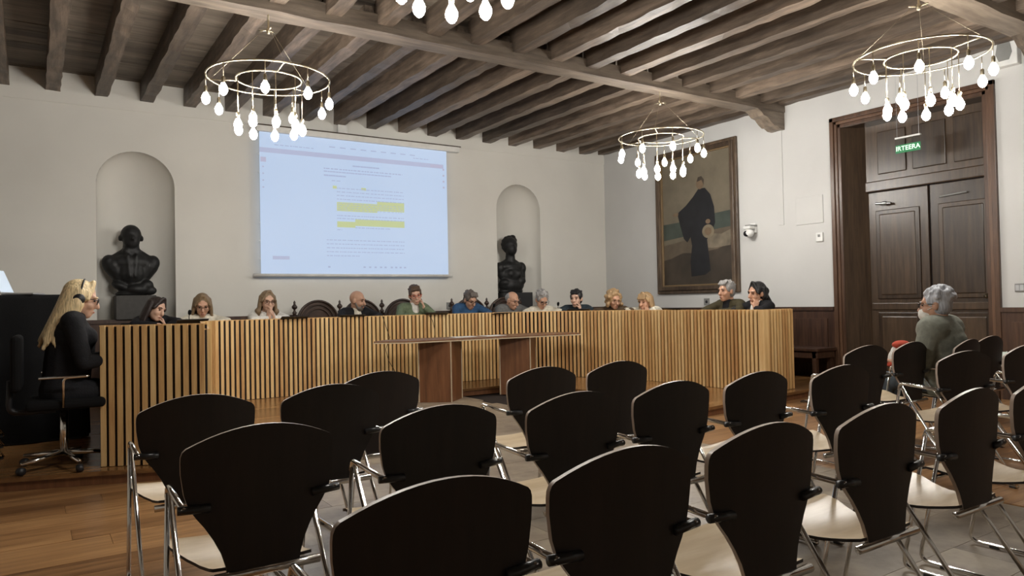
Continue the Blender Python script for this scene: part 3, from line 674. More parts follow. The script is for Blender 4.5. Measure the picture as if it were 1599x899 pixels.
ppoly('painted_robe', [(0.42, 0.06), (0.62, 0.07), (0.70, 0.10), (0.68, 0.22), (0.66, 0.34), (0.72, 0.38), (0.78, 0.46), (0.77, 0.58), (0.72, 0.68), (0.645, 0.735), (0.55, 0.735), (0.47, 0.68), (0.36, 0.62), (0.245, 0.575), (0.235, 0.545), (0.27, 0.46), (0.32, 0.36), (0.37, 0.33), (0.42, 0.37), (0.44, 0.30), (0.41, 0.18)], 'canvas_robe')
el = lambda cx, cy, rx, ry, n=20: [(cx+rx*math.cos(2*PI*k/n), cy+ry*math.sin(2*PI*k/n)) for k in range(n)]
ppoly('painted_head', el(0.575, 0.775, 0.055, 0.045), 'canvas_skin'); ppoly('painted_hair', [(0.53, 0.79), (0.55, 0.825), (0.60, 0.83), (0.635, 0.80), (0.63, 0.76), (0.60, 0.80)], 'canvas_ground')
ppoly('painted_hand', el(0.20, 0.56, 0.045, 0.014, 12), 'canvas_skin'); ppoly('painted_hand', el(0.68, 0.475, 0.035, 0.018, 12), 'canvas_skin')
ppoly('painted_disc', el(0.68, 0.40, 0.085, 0.052), 'canvas_disc'); ppoly('painted_disc_centre', el(0.68, 0.40, 0.05, 0.03), 'canvas_skin')
# ------------------------------------------------------------------ things on the right wall
t = thing('wall_camera', 'white dome-headed camera on a bracket to the right of the painting', 'camera', (W, 7.03, 2.15))
bev(MB().box(-0.16, 0.0, -0.05, 0.05, 0.07, 0.095).build('bracket', 'grey_plastic', t), 0.004); bev(MB().box(-0.05, 0.0, -0.045, 0.045, -0.02, 0.12).build('wall_plate', 'white_plastic', t), 0.006)
bev(MB().box(-0.19, -0.07, -0.06, 0.06, 0.03, 0.075).build('camera_base', 'white_plastic', t), 0.01)
MB().ell((-0.13, 0, -0.025), (0.065, 0.07, 0.065)).build('camera_head', 'white_plastic', t, True); MB().lathe([(0.001, 0), (0.045, 0), (0.042, 0.03), (0.001, 0.034)], 16, T(-0.165, 0.02, -0.035) @ RZ(0.7) @ RX(0) @ RY(-PI/2)).build('lens', 'glass_dark', t, True)
t = thing('wall_thermostat', 'small white wall controller left of the door casing', 'thermostat', (W, 5.958, 1.977))
bev(MB().box(-0.03, 0, -0.05, 0.05, -0.06, 0.06).build('housing', 'white_plastic', t), 0.005); MB().box(-0.032, -0.03, -0.018, 0.018, 0.0, 0.035).build('display', 'grey_plastic', t)
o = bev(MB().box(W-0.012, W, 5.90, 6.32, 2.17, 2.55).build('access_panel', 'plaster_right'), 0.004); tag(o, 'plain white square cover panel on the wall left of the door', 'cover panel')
t = thing('light_switch', 'grey switch plate on the wall right of the door', 'switch', (W, 3.555, 1.223)); bev(MB().box(-0.015, 0, -0.07, 0.07, -0.045, 0.045).build('plate', 'grey_plastic', t), 0.003)
for k in (-1, 0, 1): MB().box(-0.02, -0.015, k*0.042-0.018, k*0.042+0.018, -0.03, 0.03).build('rocker', 'silver', t)
for (nm, M_, lb) in (('wall_socket', T(W, 7.98, 1.12), 'small dark socket on the right wall under the painting'), ('wall_socket', T(5.63, D, 1.14) @ RZ(PI/2), 'small dark socket on the back wall below the screen corner')):
    t = thing(nm, lb, 'socket'); t.matrix_world = M_
    bev(MB().box(-0.014, 0, -0.055, 0.055, -0.055, 0.055).build('plate', 'grey_plastic', t), 0.003); MB().lathe([(0.001, 0), (0.025, 0), (0.02, 0.004), (0.001, 0.004)], 12, T(-0.014, 0, 0) @ RY(-PI/2)).build('outlet', 'black_plastic', t)
t = thing('wall_speaker', 'pale wall speaker with dark grille high beside the door', 'speaker', (W, 3.62, 3.80))
bev(MB().box(-0.10, 0, -0.13, 0.13, -0.16, 0.16).build('cabinet', 'white_plastic', t), 0.01); MB().prism([(-0.06, -0.09), (0.06, -0.09), (0.08, 0.02), (0.05, 0.10), (-0.05, 0.10), (-0.08, 0.02)], 0.10, 0.108, RY(-PI/2) @ RZ(PI/2)).build('grille', 'grey_plastic', t, recalc=True)
# hanging exit sign
t = thing('exit_sign', 'hanging glass exit sign reading IRTEERA in front of the big door', 'sign', (8.78, 4.64, 2.88))
SGM = RZ(-PI/2)
MB().box(-0.15, 0.15, -0.018, 0.018, 0.175, 0.195, SGM).build('top_bar', 'white_plastic', t)
MB().box(-0.15, 0.15, -0.004, 0.004, 0.0, 0.175, SGM).build('glass_plate', 'clear_glass', t)
MB().box(-0.149, 0.149, -0.0055, -0.0045, 0.002, 0.10, SGM).build('green_field', 'sign_green', t)
cu = bpy.data.curves.new('sign_lettering', 'FONT'); cu.body = 'IRTEERA'; cu.size = 0.078; cu.align_x = 'CENTER'; cu.extrude = 0.0006; cu.offset = 0.0012
to = bpy.data.objects.new('tmp', cu); C.objects.link(to); bpy.context.view_layer.update()
me = bpy.data.meshes.new_from_object(to.evaluated_get(bpy.context.evaluated_depsgraph_get())); bpy.data.objects.remove(to)
me.transform(SGM @ T(0, -0.0075, 0.03) @ RX(PI/2)); me.materials.clear(); me.materials.append(MATS['sign_text']); ob('lettering', me, None, t)
for s in (-1, 1): MB().tube([(0, s*0.13, 0.19), (0, s*0.13, ZJ-2.88)], 0.002, 5).build('hanging_wire', 'silver', t)
# bench by the right wall
t = thing('wall_bench', 'dark wooden bench against the panelling between desk and door', 'bench', (W-0.05, 6.35, ZP))
bev(MB().box(-0.42, 0, -0.62, 0.9, 0.36, 0.40).build('bench_seat', 'wainscot_wood', t), 0.005); bev(MB().box(-0.40, -0.02, -0.60, 0.88, 0.27, 0.36).build('bench_apron', 'wainscot_wood', t), 0.003)
for yy in (-0.55, 0.15, 0.82):
    for xx in (-0.37, -0.05): bev(MB().box(xx-0.03, xx+0.03, yy-0.03, yy+0.03, 0, 0.36).build('leg', 'wainscot_wood', t), 0.004)
# low table with white cloth and glasses at the right
t = thing('side_table', 'low wooden side table under a white cloth at the right edge', 'table', (7.35, 3.0, 0))
bev(MB().box(-0.3, 0.3, -0.3, 0.3, 0.50, 0.53).build('table_top', 'casing_wood', t), 0.004); bev(MB().box(-0.27, 0.27, -0.27, 0.27, 0.40, 0.50).build('apron', 'casing_wood', t), 0.003)
for xx in (-0.25, 0.25):
    for yy in (-0.25, 0.25): MB().box(xx-0.02, xx+0.02, yy-0.02, yy+0.02, 0, 0.42).build('leg', 'casing_wood', t)
o = bev(MB().box(-0.31, 0.31, -0.31, 0.31, 0, 0.018).build('table_cloth', 'white_cloth'), 0.006); o.location = (7.35, 3.0, 0.531); tag(o, 'white cloth laid over the low side table', 'cloth')
gl = MB().lathe([(0.001, 0.0), (0.026, 0), (0.028, 0.004), (0.033, 0.09), (0.031, 0.09), (0.026, 0.008), (0.001, 0.008)], 14).mesh('drinking_glass', True); gl.materials.append(MATS['clear_glass'])
for k, (x, y, w_) in enumerate(((7.22, 2.95, 'left'), (7.36, 3.08, 'middle'), (7.45, 2.93, 'right'))):
    o = ob('drinking_glass', gl, None); o.location = (x, y, 0.5495); tag(o, f'{w_} one of three clear glasses on the white side-table cloth', 'glass', 'glasses on the side table')
# ------------------------------------------------------------------ carved settees behind the desk
def settee(x0, w, n, y, label):
    t = thing('carved_settee', label, 'settee', (x0, y, ZP))
    L = w*n
    for k in range(n):
        cx = w*(k+0.5); hwid = w/2-0.03
        arch = lambda r, n_=18, zb=0.87, hh=0.295: [(cx-hwid*r*math.cos(PI*i/n_), zb+hh*r*math.sin(PI*i/n_)) for i in range(n_+1)]
        M = Matrix(((1, 0, 0, 0), (0, 0, -1, 0), (0, 1, 0, 0), (0, 0, 0, 1)))
        MB().prism([(cx-hwid, 0.45)]+arch(1.0)+[(cx+hwid, 0.45)], -0.02, 0.02, M).build('back_panel', 'carved_wood', t, recalc=True)
        for r in (0.97, 0.78, 0.60): MB().tube([(x, -0.028, z) for x, z in arch(r)], 0.017 if r > 0.9 else 0.011, 8).build('arch_moulding', 'carved_wood', t, True)
    for k in range(n+1):
        x = w*k
        MB().lathe([(0.025, 0), (0.025, 0.42), (0.032, 0.44), (0.025, 0.46), (0.022, 0.98), (0.034, 1.0), (0.018, 1.02), (0.012, 1.04), (0.036, 1.062), (0.040, 1.085), (0.022, 1.108), (0.014, 1.12), (0.018, 1.14), (0.001, 1.17)], 12, T(x, 0, 0)).build('finial_post', 'carved_wood', t, True)
    bev(MB().box(0, L, -0.48, 0.0, 0.40, 0.46).build('seat', 'carved_wood', t), 0.01)
    for x in (0.04, L/2, L-0.04): bev(MB().box(x-0.03, x+0.03, -0.46, -0.40, 0, 0.40).build('leg', 'carved_wood', t), 0.005)
    for x in (0, L):
        MB().tube(arc_round([(x, 0, 0.68), (x, -0.44, 0.68), (x, -0.45, 0.42)], 0.06), 0.022, 8).build('arm', 'carved_wood', t, True)
    return t
settee(3.02, 0.645, 3, 10.05, 'dark carved settee with arched back panels and finials below the screen')
settee(5.52, 0.645, 2, 10.12, 'dark carved settee with finials behind the bald grey-sweatered man')
# ------------------------------------------------------------------ office chairs
def make_office():
    t = thing('office_chair', 'chair', 'chair', (0, 0, 0), 0, 'black office chairs behind the desk')
    bev(MB().box(-0.24, 0.24, -0.22, 0.25, 0.42, 0.49).build('seat', 'black_cloth', t), 0.03, 3)
    bev(MB().box(-0.21, 0.21, -0.30, -0.24, 0.55, 0.93).build('backrest', 'black_cloth', t), 0.03, 3)
    MB().tube(arc_round([(0, -0.05, 0.40), (0, -0.32, 0.40), (0, -0.31, 0.62)], 0.06), 0.02, 8).build('back_stem', 'black_plastic', t, True)
    MB().tube([(0, 0, 0.08), (0, 0, 0.42)], 0.026, 10).build('gas_lift', 'chrome', t, True)
    for s in (-1, 1): MB().tube(arc_round([(0.25*s, 0.0, 0.44), (0.29*s, 0.0, 0.64), (0.29*s, 0.16, 0.645), (0.29*s, -0.14, 0.645)], 0.03), 0.009, 8).build('armrest', 'chrome', t, True)
    for k in range(5):
        a = 2*PI*k/5+0.3; c, s = math.cos(a), math.sin(a)
        b_ = MB().tube([(0.02*c, 0.02*s, 0.10), (0.30*c, 0.30*s, 0.075)], [0.02, 0.012], 8).build('base_spoke', 'chrome', t, True)
        MB().lathe([(0.001, -0.02), (0.026, -0.018), (0.028, 0), (0.026, 0.018), (0.001, 0.02)], 12, T(0.30*c, 0.30*s, 0.029) @ RZ(a) @ RX(PI/2)).build('caster', 'black_plastic', b_, True)
    return t
office = make_office()
#PEOPLE
# ------------------------------------------------------------------ people
SKIN = {'fair': (0.58, 0.36, 0.26), 'mid': (0.47, 0.27, 0.18), 'warm': (0.52, 0.29, 0.19)}
for k, v in SKIN.items(): plain('skin_'+k, v, 0.55, var=0.06, scale=14)
plain('lip', (0.42, 0.17, 0.13), 0.5)
def hairmat(name, col, var=0.35):
    m, t, b = nt(name); b.inputs['Roughness'].default_value = 0.5
    tc = t.nodes.new('ShaderNodeTexCoord'); mp = t.nodes.new('ShaderNodeMapping'); mp.inputs['Scale'].default_value = (60, 60, 6)
    n = t.nodes.new('ShaderNodeTexNoise'); n.inputs['Scale'].default_value = 1.6; n.inputs['Detail'].default_value = 3
    r = t.nodes.new('ShaderNodeValToRGB'); r.color_ramp.elements[0].position = 0.3; r.color_ramp.elements[1].position = 0.7
    r.color_ramp.elements[0].color = (*[c*(1-var) for c in col], 1); r.color_ramp.elements[1].color = (*[min(1, c*(1+var)) for c in col], 1)
    bp = t.nodes.new('ShaderNodeBump'); bp.inputs['Strength'].default_value = 0.6; bp.inputs['Distance'].default_value = 0.01
    lnk(t, tc.outputs['Object'], mp.inputs['Vector']); lnk(t, mp.outputs['Vector'], n.inputs['Vector']); lnk(t, n.outputs['Fac'], r.inputs['Fac'])
    lnk(t, r.outputs['Color'], b.inputs['Base Color']); lnk(t, n.outputs['Fac'], bp.inputs['Height']); lnk(t, bp.outputs['Normal'], b.inputs['Normal'])
for n_, c_ in dict(hair_blonde=(0.72, 0.56, 0.32), hair_dark=(0.018, 0.010, 0.008), hair_brown=(0.075, 0.042, 0.024), hair_ash=(0.20, 0.135, 0.075), hair_honey=(0.34, 0.22, 0.11), hair_grey=(0.26, 0.25, 0.24), hair_silver=(0.40, 0.41, 0.44), hair_black=(0.010, 0.009, 0.010), hair_greybrown=(0.11, 0.09, 0.075)).items(): hairmat(n_, c_)
for n_, c_ in dict(cl_black=(0.010, 0.010, 0.012), cl_white=(0.70, 0.68, 0.63), cl_green=(0.13, 0.165, 0.10), cl_blue=(0.028, 0.075, 0.16), cl_grey=(0.14, 0.14, 0.135), cl_navy=(0.022, 0.032, 0.040), cl_brown=(0.07, 0.045, 0.025), cl_olive=(0.048, 0.040, 0.020), cl_sage=(0.20, 0.205, 0.17), cl_jeans=(0.07, 0.085, 0.10), cl_trouser=(0.015, 0.015, 0.018), cl_red=(0.45, 0.07, 0.04), cl_cream=(0.62, 0.58, 0.48)).items(): plain(n_, c_, 0.85, var=0.15, scale=30, bump=0.25, bscale=120, spec=0.25)
def hand(b, w, d, n, curl=0.9, s=1.0, r0=0.0):
    d = Vector(d).normalized(); n = Vector(n); n = (n-d*n.dot(d)).normalized(); sd = d.cross(n); w = Vector(w)
    pc = w+d*0.05*s
    for k in (-1.4, -0.5, 0.5, 1.4): b.cap(w+d*0.012*s+sd*0.013*k*s, w+d*0.085*s+sd*0.0195*k*s, (0.015+r0)*s, (0.012+r0)*s, 8)
    for k, L in ((-1.5, 0.062), (-0.5, 0.078), (0.5, 0.084), (1.5, 0.074)):
        q = w+d*0.088*s+sd*0.0195*k*s; c1, c2 = curl*0.6, curl*1.5
        d1 = d*math.cos(c1)+n*math.sin(c1); d2 = d*math.cos(c2)+n*math.sin(c2)
        q1 = q+d1*L*0.5*s; b.cap(q, q1, 0.0105*s, 0.0095*s, 8); b.cap(q1, q1+d2*L*0.5*s, 0.0095*s, 0.008*s, 8)
    tb_ = w+d*0.03*s+sd*0.03*s; td = (d*0.6+sd*0.7+n*0.35).normalized()
    b.cap(tb_, tb_+td*0.035*s, 0.0135*s, 0.011*s, 8); b.cap(tb_+td*0.035*s, tb_+td*0.035*s+(d*0.9+n*0.5).normalized()*0.03*s, 0.011*s, 0.009*s, 8)
def glasses(name, mat, parent, M, rim=0.0028):
    g = MB()
    for s in (-1, 1):
        pts = [(s*0.034+0.027*math.cos(2*PI*k/14), 0.103, -0.008+0.020*math.sin(2*PI*k/14)) for k in range(14)]
        g.tube([M @ Vector(p) for p in pts], rim, 6, True)
        g.tube([M @ Vector(p) for p in ((s*0.060, 0.102, 0.0), (s*0.080, 0.07, 0.002), (s*0.086, -0.005, -0.004))], rim, 6)
    g.tube([M @ Vector(p) for p in ((-0.008, 0.105, -0.004), (0, 0.107, 0.0), (0.008, 0.105, -0.004))], rim, 6)
    return g.build(name, mat, parent, True)
def person(label, H, face, body=None, pitch=-0.1, tilt=0.0, lean=0.16, top='cl_black', under=None, skin='fair', hair='short', hc='hair_brown', pose='desk', specs=None, base=ZP, sh=1.0, legs='cl_trouser', beard=None, female=False, hs=1.10, seat_z=0.52, deskz=None, extra=None, bulk=0.0):
    """H: head centre; face, body: world directions in degrees; everything is laid out in the body's own frame"""
    body = face if body is None else body
    rz = math.radians(body)-PI/2
    fd = Vector((math.cos(math.radians(body)), math.sin(math.radians(body)), 0))
    root = Vector(H)-fd*lean; root.z = base
    t = thing('person', label, 'person', root, rz)
    hz = H[2]-base; hp = Vector((0, lean, hz)); hy = math.radians(face-body)
    HM = T(*hp) @ RZ(hy) @ RX(pitch) @ RY(tilt) @ Matrix.Scale(hs, 4)
    hh = lambda *p: HM @ Vector(p)
    R3 = (RZ(hy) @ RX(pitch) @ RY(tilt)).to_3x3().to_4x4()
    b = MB()
    def he(c, r): b.ell(hh(*c), [q*hs for q in r], R3)
    he((0, -0.01, 0.02), (0.076, 0.095, 0.092)); he((0, 0.022, -0.045), (0.061, 0.066, 0.083)); he((0, 0.052, -0.102), (0.036, 0.034, 0.030)); he((0, 0.084, -0.082), (0.024, 0.014, 0.012))
    b.cap(hh(0, 0.090, -0.004), hh(0, 0.108, -0.044), 0.011*hs, 0.017*hs, 8); b.cap(hh(-0.036, 0.079, 0.016), hh(0.036, 0.079, 0.016), 0.013*hs, 0.013*hs, 8)
    for s in (-1, 1): he((s*0.036, 0.056, -0.042), (0.027, 0.03, 0.03)); he((s*0.077, -0.006, -0.018), (0.013, 0.024, 0.033))
    w = 0.165 if female else 0.185
    chest = Vector((0, lean*0.45, sh-0.16)); nb = Vector((0, lean*0.62, sh+0.035))
    b.cap(nb, hh(0, -0.025, -0.06), 0.056, 0.054)
    SHL = [Vector((s*w, lean*0.55, sh-0.03)) for s in (-1, 1)]
    dz = (0.965-base+0.035) if deskz is None else deskz
    tor = MB()      # clothing of the trunk and the sleeves
    for B, g in ((b, 0.0), (tor, 0.014+bulk)):
        B.ell((0, 0, seat_z+0.02), (0.17+g, 0.14+g, 0.12+g)); B.cap((0, 0.01, seat_z+0.05), chest, 0.135+g, 0.14+g)
        B.ell(chest+Vector((0, 0.0, 0.03)), (0.175+g, 0.115+g, 0.15+g)); B.cap(SHL[0]+Vector((0.03, 0, 0)), SHL[1]-Vector((0.03, 0, 0)), 0.068+g, 0.068+g)
        if female:
            for s in (-1, 1): B.ell(chest+Vector((s*0.07, 0.10, 0.02)), (0.06+g, 0.05+g, 0.06+g))
    tor.ell(nb-Vector((0, 0, 0.02)), (0.085, 0.08, 0.035))
    # arms
    chin = hh(0, 0.10, -0.13); jawL = hh(-0.07, 0.075, -0.10); jawR = hh(0.07, 0.075, -0.10)
    for s, S0 in ((-1, SHL[0]), (1, SHL[1])):
        side = 'L' if s < 0 else 'R'
        if pose == 'lap':
            el_ = S0+Vector((s*0.06, 0.06, -0.28)); wr = Vector((s*0.07, 0.36, el_.z+0.02)); hd = (-s*0.5, 1, 0.1); hn = (0, 0, -1); cu = 0.8
        elif pose in ('chin'+side, 'both'):
            tgt = {'L': jawL, 'R': jawR}[side] if pose != 'both' else hh(s*0.02, 0.125, -0.12)
            el_ = Vector((s*(w+0.04), lean+0.12, dz+0.02)); wr = tgt+Vector((s*0.012, 0.03, -0.075))
            hd = (tgt-wr)+Vector((0, -0.01, 0.02)); hn = Vector((-s*1.0, -0.5, 0)); cu = 1.3 if pose != 'both' else 0.5
        else:
            el_ = Vector((s*(w+0.10), lean*0.6+0.16, dz+0.01)); wr = Vector((s*0.08, lean*0.6+0.36, dz)); hd = (-s*0.6, 1, 0); hn = (0, 0, -1); cu = 0.5
        b.cap(S0, el_, 0.048, 0.042); b.cap(el_, wr, 0.040, 0.026); hand(b, wr, hd, hn, cu, 1.02)
        tor.cap(S0, el_, 0.066+bulk*0.6, 0.056+bulk*0.5); tor.cap(el_, el_.lerp(wr, 0.86), 0.054, 0.038)
    # legs
    leg = MB()
    for B, g in ((b, 0.0), (leg, 0.014)):
        for s in (-1, 1):
            kn = Vector((s*0.11, 0.42, seat_z-0.01)); an = Vector((s*0.11, 0.40, 0.09))
            B.cap((s*0.09, 0.02, seat_z-0.0), kn, 0.078+g, 0.058+g); B.cap(kn, an, 0.056+g, 0.036+g)
            if g == 0: B.cap(an-Vector((0, 0.03, 0.045)), an+Vector((0, 0.13, -0.055)), 0.04, 0.032)
        if g: B.ell((0, 0, seat_z), (0.185, 0.155, 0.12))
    for s in (-1, 1): MB().cap((s*0.11, 0.365, 0.046), (s*0.11, 0.54, 0.038), 0.046, 0.038).build('shoe', 'black_plastic', t, True)
    blob('body', b, 'skin_'+skin, t, 0.0085, 2)
    blob('top', tor, top, t, 0.012, 4); blob('trousers', leg, legs, t, 0.014, 3)
    if under:
        u = MB(); u.ell(chest+Vector((0, 0.045, 0.08)), (0.075, 0.095, 0.14)); u.ell(nb+Vector((0, 0.02, -0.02)), (0.07, 0.075, 0.045)); blob('shirt', u, under, t, 0.012, 3)
    # hair
    h = MB()
    def hE(c, r): h.ell(hh(*c), [q*hs for q in r], R3)
    def hC(a, c, ra, rb): h.cap(hh(*a), hh(*c), ra*hs, rb*hs, 8)
    rr = random.Random(label)
    if hair != 'bald':
        if hair == 'balding': hE((0, -0.035, 0.02), (0.083, 0.082, 0.075))
        else:
            hE((0, -0.020, 0.034), (0.082, 0.099, 0.090)); hE((0, -0.032, -0.02), (0.079, 0.074, 0.078))
            for s in (-1, 1): hE((s*0.068, 0.008, 0.02), (0.016, 0.046, 0.045))
    if hair in ('short', 'tousled', 'curly'):
        n_ = {'short': 26, 'tousled': 40, 'curly': 70}[hair]; am = {'short': 0.008, 'tousled': 0.018, 'curly': 0.028}[hair]
        for k in range(n_):
            a = rr.uniform(0, 2*PI); e_ = rr.uniform(0.0 if hair != 'curly' else -0.9, 1.4)
            v = Vector((math.cos(a)*math.cos(e_)*0.082, math.sin(a)*math.cos(e_)*0.094-0.026, math.sin(e_)*0.09+0.036))
            if v.y > 0.03 and v.z < 0.07: continue
            rad = rr.uniform(0.5, 1)*am
            hE(tuple(v), (rad+0.006, rad+0.006, rad+0.004))
        if hair == 'curly':
            for s in (-1, 1):
                for k in range(10): hE((s*rr.uniform(0.07, 0.105), rr.uniform(-0.06, 0.04), rr.uniform(-0.11, 0.05)), (0.03, 0.032, 0.03))
        if hair == 'short':
            for k in range(8): hC((-0.05+0.0142*k, 0.04, 0.105), (-0.054+0.0155*k, 0.076+rr.uniform(-.004, .004), 0.07), 0.016, 0.010)
    if hair in ('long', 'longback', 'wavy', 'pony', 'bob'):
        L = {'long': 0.24, 'longback': 0.31, 'wavy': 0.17, 'pony': 0.05, 'bob': 0.17}[hair]
        n_ = 26 if hair != 'longback' else 46
        for k in range(n_):
            a = PI*(0.95+1.1*k/(n_-1)) if hair != 'pony' else PI*(1.1+0.8*k/(n_-1))
            a = PI*(-0.05)+PI*(-1.0+0.0)+0 if False else a
            x, y = 0.083*math.cos(a), 0.085*math.sin(a)-0.008
            ll = L*rr.uniform(0.8, 1.05); sp = 1.0+(0.35 if hair != 'pony' else 0.0)
            p0 = (x*0.9, y*0.9-0.01, 0.05); p1 = (x*1.08, y*1.08, -0.05); p2 = (x*sp+rr.uniform(-.01, .01), y*sp-(0.0 if hair != 'longback' else 0.0+0.06*rr.random()), -0.05-ll)
            kk_ = 1.35 if hair == 'longback' else 1.0; hC(p0, p1, 0.020, 0.022*kk_); hC(p1, p2, 0.022*kk_, 0.008)
            if hair == 'wavy': hE(tuple((q*0.6+w_*0.4)*1.08 for q, w_ in zip(p1, p2)), (0.030, 0.028, 0.03))
        for s in (-1, 1): hC((s*0.012, 0.05, 0.115), (s*0.078, 0.045, 0.0), 0.018, 0.016)
        if hair == 'bob':
            for k in range(9): hC((-0.05+0.0125*k, 0.06, 0.095), (-0.056+0.014*k, 0.096, 0.035), 0.014, 0.009)
        if hair == 'pony':
            hE((0, -0.115, 0.0), (0.045, 0.05, 0.05))
            for k in range(16): hC((rr.uniform(-.02, .02), -0.12, -0.01), (rr.uniform(-.05, .05), -0.16-rr.uniform(0, .05), -0.20*rr.uniform(0.6, 1.1)), 0.018, 0.007)
    if h.v: blob('hair', h, hc, t, 0.009, 1)
    for s in (-1, 1):
        br = MB(); ey = MB()
        br.tube([hh(s*0.018, 0.094, 0.014), hh(s*0.034, 0.094, 0.020), hh(s*0.052, 0.082, 0.014)], [0.003, 0.004, 0.0025], 6)
        ey.ell(hh(s*0.033, 0.083, -0.008), (0.011*hs, 0.007*hs, 0.006*hs), R3, 10, 6)
        br.build('eyebrow', hc if hair != 'bald' else 'hair_dark', t, True); ey.build('eye', 'glass_dark', t, True)
    MB().ell(hh(0, 0.0915, -0.0825), [q*hs for q in (0.021, 0.0085, 0.0065)], R3, 10, 6).build('lips', 'lip', t, True)
    if beard:
        g = MB(); g.ell(hh(0, 0.050, -0.100), [q*hs for q in (0.045, 0.044, 0.040)], R3)
        g.cap(hh(-0.026, 0.087, -0.068), hh(0.026, 0.087, -0.068), 0.010*hs, 0.010*hs, 8)
        for s in (-1, 1): g.cap(hh(s*0.062, 0.01, -0.04), hh(s*0.045, 0.045, -0.10), 0.012*hs, 0.018*hs, 8)
        blob('beard', g, beard, t, 0.008, 1)
    if specs: glasses('glasses', specs, t, HM)
    if extra: extra(t, HM, hs)
    return t
def headset(t, HM, hs):
    MB().tube([HM @ Vector((0.092*math.cos(a), -0.005, 0.02+0.106*math.sin(a))) for a in [PI*k/14 for k in range(15)]], 0.006, 6).build('headband', 'black_plastic', t, True)
    for s in (-1, 1): MB().lathe([(0.001, -0.014), (0.034, -0.012), (0.038, 0), (0.034, 0.012), (0.001, 0.014)], 14, HM @ T(s*0.095, -0.005, -0.012) @ RY(PI/2)).build('ear_cup', 'black_plastic', t, True)
def facemask(t, HM, hs):
    g = MB(); R3 = HM.to_3x3().normalized().to_4x4()
    g.ell(HM @ Vector((0, 0.066, -0.078)), [q*hs for q in (0.060, 0.056, 0.050)], R3); g.ell(HM @ Vector((0, 0.095, -0.055)), [q*hs for q in (0.026, 0.026, 0.026)], R3)
    blob('face_mask', g, 'cl_white', t, 0.009, 2)
    MB().tube([HM @ Vector(p) for p in ((0.05, 0.07, -0.05), (0.078, 0.0, -0.02))], 0.0025, 5).build('mask_strap', 'cl_white', t); MB().tube([HM @ Vector(p) for p in ((-0.05, 0.07, -0.05), (-0.078, 0.0, -0.02))], 0.0025, 5).build('mask_strap', 'cl_white', t)
OFF = []          # where the office chairs go
def seat(t): OFF.append((t.location.copy(), t.rotation_euler.z))
seat(person('person with long blonde hair, glasses and headset seated at the left desk end', (0.29, 6.02, 1.272), -6, -2, pitch=-0.22, lean=0.11, top='cl_black', hair='longback', hc='hair_blonde', specs='hair_dark', pose='lap', female=True, extra=headset, hs=1.06, sh=1.04))
seat(person('person with long dark hair in a dark top leaning a cheek on one hand', (1.196, 9.30, 1.192), -52, -75, pitch=-0.25, tilt=-0.25, lean=0.24, top='cl_black', hair='long', hc='hair_dark', pose='chinL', female=True, sh=0.97))
seat(person('person with long brown to blonde hair and round glasses in a white top', (1.722, 9.45, 1.227), -97, -90, pitch=-0.35, lean=0.18, top='cl_cream', hair='long', hc='hair_ash', specs='hair_brown', pose='desk', female=True, skin='warm', sh=0.97))
seat(person('person with wavy light brown hair in white holding both hands to the mouth', (2.513, 9.50, 1.258), -88, -90, pitch=-0.1, lean=0.20, top='cl_white', hair='wavy', hc='hair_ash', specs='hair_brown', pose='both', female=True, sh=0.99))
person('bald bearded person in a black top looking to the right', (3.717, 9.50, 1.252), -48, -85, pitch=-0.15, lean=0.16, top='cl_black', under='cl_cream', hair='bald', hc='hair_dark', beard='hair_greybrown', pose='desk', skin='mid', sh=1.01)
person('person in a green cardigan over white shirt with red glasses, hand on cheek', (4.587, 9.50, 1.316), -104, -92, pitch=-0.18, tilt=0.12, lean=0.16, top='cl_green', under='cl_white', hair='short', hc='hair_brown', specs='cl_red', pose='chinL', skin='fair', sh=1.06)
person('person in a blue sweater with glasses looking down at the desk', (5.45, 9.42, 1.233), -80, -90, pitch=-0.42, lean=0.20, top='cl_blue', hair='short', hc='hair_greybrown', specs='glass_dark', pose='desk', skin='mid', sh=1.04)
person('balding grey person in a grey sweater before the right bust', (6.145, 9.33, 1.212), -72, -95, pitch=-0.30, lean=0.20, top='cl_grey', hair='balding', hc='hair_grey', specs='hair_brown', pose='desk', skin='warm', sh=1.01)
seat(person('person with short silver hair and dark glasses in a white top', (6.478, 9.02, 1.212), -98, -118, pitch=-0.50, lean=0.18, top='cl_cream', hair='tousled', hc='hair_grey', specs='glass_dark', pose='desk', skin='warm', female=True, sh=0.97))
seat(person('young black-haired person in a dark jacket, chin on hand, looking left', (6.957, 8.78, 1.222), -150, -128, pitch=-0.05, lean=0.18, top='cl_navy', hair='short', hc='hair_black', pose='chinL', skin='fair', sh=0.98))
seat(person('person with curly blonde hair and glasses in a dark patterned top', (7.253, 8.25, 1.19), -105, -142, pitch=-0.2, lean=0.16, top='cl_brown', hair='curly', hc='hair_honey', specs='hair_ash', pose='desk', skin='warm', female=True, sh=0.95))
seat(person('person with straight blonde fringe facing left, hand at the mouth', (7.45, 7.79, 1.152), -172, -165, pitch=-0.1, lean=0.16, top='cl_cream', hair='bob', hc='hair_honey', pose='chinL', skin='warm', female=True, sh=0.94))
seat(person('grey-haired person in an olive shirt in profile before the painting', (7.52, 6.364, 1.275), 172, 178, pitch=0.0, lean=0.14, top='cl_olive', under='cl_black', hair='short', hc='hair_grey', pose='desk', skin='warm', sh=1.02))
seat(person('person with black tied-back hair, dark jacket and white top, hand on chin', (7.53, 5.90, 1.24), 168, 176, pitch=-0.1, tilt=-0.1, lean=0.08, top='cl_black', under='cl_white', hair='pony', hc='hair_black', pose='chinL', skin='warm', female=True, sh=1.0))
